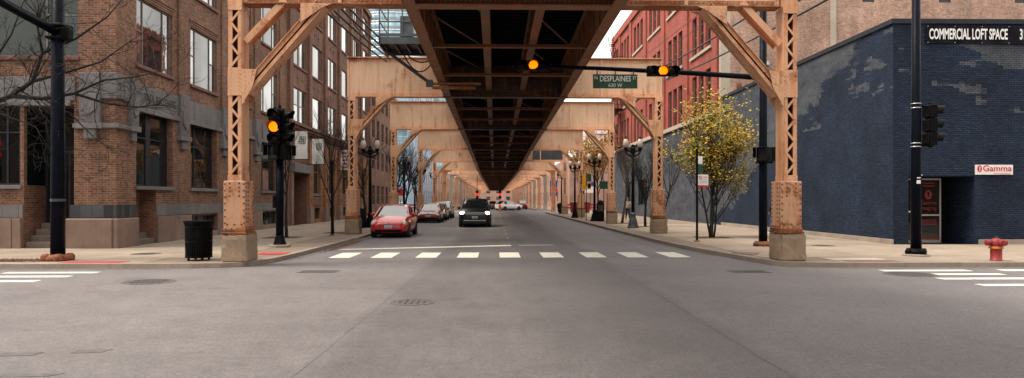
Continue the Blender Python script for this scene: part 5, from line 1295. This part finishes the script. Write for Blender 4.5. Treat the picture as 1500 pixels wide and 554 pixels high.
# ------------------------------------------------------------------ cars
M['plate_blue'] = plain('plate_blue', (.16, .26, .42), .5)
def car(label, x, y, rz, paint, kind='hatch', lights=False, tails=False, plate=True, sx=1.):
    t = thing('parked_car' if kind != 'suv_moving' else 'car', label, 'car', (x, y, 0), rz, 'cars in the street')
    S = {'hatch': dict(L=4.45, W=1.73, st=[(0,.30,.60,.55),(.06,.24,.66,.72),(.35,.2,.80,.84),(.8,.18,.93,.865),(1.2,.18,1.0,.865),(2.2,.18,.98,.865),(3.3,.18,1.0,.865),(4.0,.2,1.03,.85),(4.35,.25,1.0,.78),(4.45,.32,.86,.68)],
                  cab=[(1.05,.97,.77,.97),(1.95,1.0,.60,1.42),(2.5,1.0,.57,1.49),(3.4,1.0,.55,1.43),(4.3,1.0,.62,1.06)]),
         'sedan': dict(L=4.5, W=1.72, st=[(0,.32,.58,.6),(.06,.26,.66,.74),(.3,.2,.76,.84),(.9,.18,.88,.86),(1.3,.18,.94,.86),(2.3,.18,.93,.86),(3.4,.18,.96,.86),(4.1,.2,1.0,.84),(4.42,.26,.97,.78),(4.5,.34,.8,.7)],
                  cab=[(1.2,.92,.76,.93),(2.0,.94,.60,1.36),(2.5,.94,.57,1.44),(3.15,.95,.57,1.41),(3.95,.97,.66,1.0)]),
         'suv': dict(L=4.9, W=2.0, st=[(0,.42,.82,.72),(.06,.36,.92,.88),(.3,.3,1.04,.97),(.9,.26,1.12,1.0),(1.35,.26,1.16,1.0),(2.4,.26,1.12,1.0),(3.8,.26,1.14,1.0),(4.6,.28,1.15,.98),(4.84,.34,1.12,.93),(4.9,.42,1.0,.86)],
                  cab=[(1.25,1.12,.88,1.13),(1.95,1.12,.72,1.68),(2.6,1.12,.70,1.78),(4.1,1.12,.70,1.76),(4.78,1.12,.80,1.15)]),
         'cross': dict(L=4.4, W=1.76, st=[(0,.36,.70,.6),(.06,.3,.78,.76),(.3,.25,.9,.86),(.9,.22,1.0,.88),(1.3,.22,1.04,.88),(2.3,.22,1.0,.88),(3.4,.22,1.02,.88),(4.1,.24,1.04,.86),(4.36,.3,1.0,.82),(4.4,.36,.9,.76)],
                  cab=[(1.15,1.0,.78,1.02),(1.9,1.0,.62,1.48),(2.4,1.0,.60,1.54),(3.6,1.0,.6,1.50),(4.25,1.0,.68,1.06)])}[kind]
    L, W = S['L'], S['W']; y0 = -L/2
    b = MB(); rings = []
    for (yy, zb, zt, hw) in S['st']:
        h = zt-zb
        half = [(hw*.80,zb),(hw*.97,zb+.10),(hw,zb+h*.42),(hw*.985,zb+h*.70),(hw*.93,zt-.04),(hw*.70,zt+.005),(hw*.35,zt+.025)]
        rings.append([(a, y0+yy, z) for a, z in half] + [(0, y0+yy, zt+.03)] + [(-a, y0+yy, z) for a, z in half[::-1]] + [(0, y0+yy, zb-.0)])
    n = len(rings[0]); vs_ = [p for r_ in rings for p in r_]
    fs_ = [(i*n+k, (i+1)*n+k, (i+1)*n+(k+1)%n, i*n+(k+1)%n) for i in range(len(rings)-1) for k in range(n)]
    fs_ += [tuple(range(n)), tuple(range((len(rings)-1)*n, len(rings)*n))[::-1]]
    b.add(vs_, fs_); body = b.build('body', M[paint], t, smooth=True, fix=True)
    sm = body.modifiers.new('s', 'SUBSURF'); sm.levels = 1; sm.render_levels = 2
    c = MB(); C = S['cab']; q = []
    for (yy, zb, hw, zt) in C:
        base = zb-.06; hb = W/2*.90
        q.append([(hb if zt > base+.2 else hw*1.0, y0+yy, base if zt > base+.2 else zt-.05), (hw+.02, y0+yy, zt-.05), (hw*.8, y0+yy, zt-.005), (0, y0+yy, zt+.02), (-hw*.8, y0+yy, zt-.005), (-hw-.02, y0+yy, zt-.05), (-hb if zt > base+.2 else -hw, y0+yy, base if zt > base+.2 else zt-.05)])
    n = 7; vs_ = [p for r_ in q for p in r_]; fs_ = []; ms = []
    for i in range(len(q)-1):
        for k in range(n-1):
            fs_.append((i*n+k, (i+1)*n+k, (i+1)*n+k+1, i*n+k+1)); ms.append(1 if (i in (0, len(q)-2)) or k in (0, n-2) else 0)
    c.add(vs_, fs_); c.m = ms
    cab = c.build('cabin', [M[paint], M['car_glass']], t, fix=True)
    pl = MB()                                                       # pillars
    for s_ in (-1, 1):
        for i0, i1 in ((0,1),(1,2),(2,3),(3,4)):
            a = Vector(q[i0][1 if s_ > 0 else 5]); b_ = Vector(q[i1][1 if s_ > 0 else 5]); pl.bar(a, b_, .055, .05)
        a = Vector(q[2][0 if s_ > 0 else 6]); b_ = Vector(q[2][1 if s_ > 0 else 5]); pl.bar(a, b_, .07, .05, (1,0,0))
    pl.build('pillars', M[paint if kind != 'suv' else 'car_black'], t)
    for s_ in (-1, 1):
        MB().lathe([(.02,-.1),(.09,-.04),(.1,.05),(.05,.1)], (s_*(W/2+.07), y0+C[0][0]+.42, C[0][1]+.07), 10, 'x').build('mirror', M[paint], t, smooth=True)
        rw = .32 if kind not in ('suv',) else .38
        for yy in (y0+.86, y0+L-.82):
            ax0 = s_*(W/2-.10)
            w_ = MB().lathe([(rw-.09,-.11),(rw-.02,-.11),(rw,-.07),(rw,.07),(rw-.02,.11),(rw-.09,.11)], (ax0,yy,rw), 24, 'x').build('tyre', M['rubber'], t, smooth=True)
            rm_ = MB().lathe([(rw-.09,-.06),(rw-.1,.095*1),(.06,.10),(.02,.11)], (ax0,yy,rw), 20, 'x') if s_ > 0 else MB().lathe([(.02,-.11),(.06,-.10),(rw-.1,-.095),(rw-.09,.06)], (ax0,yy,rw), 20, 'x')
            rm_.build('rim', M['rim'], w_)
            ra = rw+.055; arc = [(yy+ra*math.cos(q*math.pi/12), rw+ra*math.sin(q*math.pi/12)) for q in range(13)]
            MB().prism([(yy+ra, .2)] + arc + [(yy-ra, .2)], 'x', *sorted((s_*(W/2-.3), s_*(W/2-.006)))).build('wheel_arch', M['car_black_trim'], t, fix=True)
        zf = S['st'][2][2]-.10
        hl = MB().lathe([(.0001,-.16),(.07,-.11),(.10,0),(.08,.12),(.0001,.22)], (0,0,0), 12, 'y').build('headlight', M['lens_on' if lights else 'lens_off'], t, smooth=True)
        hl.location = (s_*W*.385, y0+(.27 if kind == 'hatch' else .17), zf-(.03 if kind == 'hatch' else .06)); hl.scale = (1.3, 1.15, 1.45) if kind == 'hatch' else ((1.7, .9, 1.05) if kind == 'suv' else (1.4, 1., 1.0)); hl.rotation_euler = (R(14), 0, s_*R(24))
        zt_ = S['st'][-2][2]-.14
        tl = MB().box(-.08,.08,-.05,.05,-.13,.13).build('tail_light', M['tail_on' if tails else 'tail'], t, bevel=.02); tl.location = (s_*W*.415, y0+L-.09, zt_)
    MB().box(-W/2+.12, W/2-.12, y0+.25, y0+L-.25, .13, .3).build('underbody', M['black'], t)
    zp = S['st'][0][1]+.16
    MB().box(-.17,.17,y0-.02,y0+.02,zp-.02,zp+.10).build('number_plate', M['sign_white'], t, bevel=.004); MB().box(-.15,.15,y0-.024,y0-.021,zp+.0,zp+.075).build('plate_number', M['plate_blue'], t)
    MB().box(-.17,.17,y0+L-.03,y0+L+.01,.75,.86).build('number_plate', M['sign_white'], t)
    zz = S['st'][0][1]
    if kind == 'suv':
        g = MB()
        for k in range(3): g.box(-.62,.62,y0-.012,y0+.1,.80+k*.055,.835+k*.055)
        g.build('grille', M['alu'], t, bevel=.006); MB().box(-.66,.66,y0-.004,y0+.12,.78,.97).build('grille_back', M['black'], t)
        MB().box(-.7,.7,y0-.03,y0+.2,.40,.45).build('skid_bar', M['alu'], t, bevel=.01); MB().box(-.75,.75,y0+.02,y0+.25,.24,.40).build('lower_bumper', M['car_black_trim'], t, bevel=.02)
        for s_ in (-1,1): MB().box(s_*.8-.05,s_*.8+.05,C[1][0]+y0,C[3][0]+y0,1.79,1.83).build('roof_rail', M['alu'], t)
    else:
        MB().box(-.58,.58,y0+.005,y0+.2,zz-.02,zz+.10).build('lower_intake', M['black'], t, bevel=.02)
        MB().box(-.42,.42,y0-.0,y0+.1,zz+.275,zz+.315).build('grille', M['car_black_trim'], t, bevel=.008)
        MB().lathe([(.055,0),(.055,-.012)], (0,y0+.03,zz+.36), 14, 'y').build('badge', M['alu'], t)
    MB().bar((-.5, y0+C[0][0]+.06, C[0][3]+.03), (.1, y0+C[0][0]+.16, C[0][3]+.06), .02, .02).build('wiper', M['black'], t)
    return t
car('bright red hatchback parked by the second left column', -4.75, 31.7+2.225, 0, 'car_red', 'hatch')
car('maroon sedan parked behind the red hatchback', -4.9, 52.2+2.25, 0, 'car_dred', 'sedan')
car('grey sedan parked behind the maroon sedan', -4.85, 58.3+2.25, 0, 'car_grey', 'sedan')
car('taupe car parked last in the left row', -4.8, 64.6+2.3, 0, 'car_brown', 'cross')
car('black sport utility car driving toward the camera with headlights on', -1.25, 43.9+2.45, 0, 'car_black', 'suv', lights=True)
car('white crossover turning right at the far intersection', 2.2, 112, R(126), 'car_white', 'cross', tails=True)
car('red car half hidden behind the white crossover', 4.8, 126, R(180), 'car_dred', 'cross', tails=True)
car('dark car with lit brake lights far down the street', -.5, 128, R(180), 'car_grey', 'sedan', tails=True)
bl = thing('delineator_post', 'orange post on the centre line beside the white crossover', 'delineator', (.7, 104, 0)); MB().lathe([(.25,0),(.25,.05),(.17,.06),(.16,1.0),(.0001,1.02)], n=12).build('tube', M['hyd_y'], bl)

# ------------------------------------------------------------------ people
def skin(name, J, E, mat, parent, root=0):
    me = bpy.data.meshes.new(name); me.from_pydata([j[:3] for j in J], E, []); me.materials.append(mat)
    o = bpy.data.objects.new(name, me); col.objects.link(o); o.parent = parent
    o.modifiers.new('skin', 'SKIN'); s_ = o.modifiers.new('sub', 'SUBSURF'); s_.levels = 1; s_.render_levels = 2
    for i, j in enumerate(J):
        sv = me.skin_vertices[0].data[i]; r_ = j[3]; sv.radius = (r_, j[4] if len(j) > 4 else r_); sv.use_root = (i == root); 
    me.update(); return o
M['skin'] = plain('skin', (.30, .17, .11), .55, var=.08); M['hair'] = plain('dark_hair', (.012, .009, .007), .6)
M['cloth_grey'] = plain('grey_shirt', (.34, .33, .34), .85, var=.2, scale=9); M['cloth_black'] = plain('black_cloth', (.010, .010, .014), .85, var=.3, scale=9); M['jeans'] = plain('blue_jeans', (.035, .075, .17), .85, var=.3, scale=8)
def person(label, x, y, rz, H, stride, top, leg, arm, pack=False, jacket=False):
    t = thing('person', label, 'person', (x, y, SW), rz); k = H/1.75
    def V(a, b, c, r_, r2=None): return (a*k, b*k, c*k, r_*k, (r2 or r_)*k)
    f = stride
    # continuous body: pelvis, spine, head, arms, legs
    J = [V(0,0,.95,.13,.10), V(0,0,1.15,.12,.09), V(0,0,1.36,.15,.10), V(0,0,1.47,.055), V(0,-.02,1.54,.055), V(0,-.03,1.62,.085,.10), V(0,-.02,1.72,.06,.07)]
    E = [(0,1),(1,2),(2,3),(3,4),(4,5),(5,6)]
    for s_ in (-1, 1):
        g = f*s_; n = len(J)
        J += [V(s_*.09,0,.90,.085), V(s_*.095,-.16*g-.02,.50,.058), V(s_*.10,-.30*g+.05*abs(g),.10,.038), V(s_*.105,-.30*g-.12,.035,.035)]
        E += [(0,n),(n,n+1),(n+1,n+2),(n+2,n+3)]
        n = len(J); a = arm[0 if s_ < 0 else 1]
        J += [V(s_*.18,0,1.42,.055), V(s_*.25,a[0],1.16,.042), V(s_*(.25-a[2]),a[0]+a[1],.96+a[3],.03), V(s_*(.245-a[2]*1.15),a[0]+a[1]*1.3,.90+a[3]*1.2,.036,.022)]
        E += [(2,n),(n,n+1),(n+1,n+2),(n+2,n+3)]
        h = J[-1]; w_ = n+3
        for q in range(4):                                            # fingers and thumb
            J.append((h[0]+(q-1.5)*.012*k, h[1]-.03*k, h[2]-.05*k-.006*(q%3)*k, .008*k, .008*k)); E.append((w_, len(J)-1))
        J.append((h[0]-s_*.035*k, h[1]-.03*k, h[2]-.015*k, .009*k, .009*k)); E.append((w_, len(J)-1))
    skin('body', J, E, M['skin'], t)
    g = .016
    TJ = [V(0,0,.90 if jacket else .95,.15,.12), V(0,0,1.15,.15,.115), V(0,0,1.36,.17,.12), V(0,0,1.46,.075)]; TE = [(0,1),(1,2),(2,3)]
    for s_ in (-1, 1):
        n = len(TJ); a = arm[0 if s_ < 0 else 1]
        TJ += [V(s_*.185,0,1.42,.075), V(s_*.25,a[0],1.16,.06), V(s_*(.25-a[2]),a[0]+a[1],.97+a[3],.045)][:3 if jacket else 2]; TE += [(2,n),(n,n+1)] + ([(n+1,n+2)] if jacket else [])
    skin('jacket' if jacket else 'shirt', TJ, TE, M[top], t)
    LJ = [V(0,0,.97,.15,.115)]; LE = []
    for s_ in (-1, 1):
        gg = f*s_; n = len(LJ); LJ += [V(s_*.09,0,.88,.102), V(s_*.095,-.16*gg-.02,.50,.072), V(s_*.10,-.30*gg+.05*abs(gg),.13,.056)]; LE += [(0,n),(n,n+1),(n+1,n+2)]
    skin('trousers', LJ, LE, M[leg], t)
    for s_ in (-1, 1):
        gg = f*s_; skin('shoe', [V(s_*.10,-.30*gg+.07,.05,.045), V(s_*.10,-.30*gg-.06,.045,.05,.04), V(s_*.105,-.30*gg-.15,.035,.04,.03)], [(0,1),(1,2)], M['sign_white' if jacket else 'black'], t)
    MB().lathe([(.0001,.135),(.06,.12),(.095,.06),(.105,0),(.09,-.06),(.06,-.08)], (0,.012*k,1.665*k), 14).build('hair', M['hair'], t, smooth=True)
    m = MB(); 
    m.lathe([(.0001,-.03),(.012,0),(.0001,.02)], (0,-.135*k,1.62*k), 6); m.build('nose', M['skin'], t)
    for s_ in (-1, 1): MB().lathe([(.0001,-.012),(.010,0),(.0001,.012)], (s_*.032*k,-.115*k,1.645*k), 8, 'y').build('eye', M['black'], t)
    MB().box(-.022*k,.022*k,-.124*k,-.112*k,1.578*k,1.585*k).build('mouth', M['hair'], t)
    for s_ in (-1, 1): MB().lathe([(.0001,-.01),(.024,0),(.0001,.01)], (s_*.095*k,0,1.63*k), 8, 'x').build('ear', M['skin'], t)
    if pack: MB().box(-.15*k,.15*k,.10*k,.26*k,1.02*k,1.46*k).build('backpack', M['black'], t, bevel=.05, seg=3)
    return t
person('person in a light grey top and black trousers walking toward the camera', 10.2, 54.3, 0, 1.74, .7, 'cloth_grey', 'cloth_black', ((-.04,-.18,.08,.10), (-.02,-.20,.10,.12)))
person('person in dark jacket and blue jeans seen behind the right column', 13.22, 33.3, R(200), 1.82, .45, 'cloth_black', 'jeans', ((.0,-.1,.02,.02), (.03,-.08,.02,.0)), True, True)
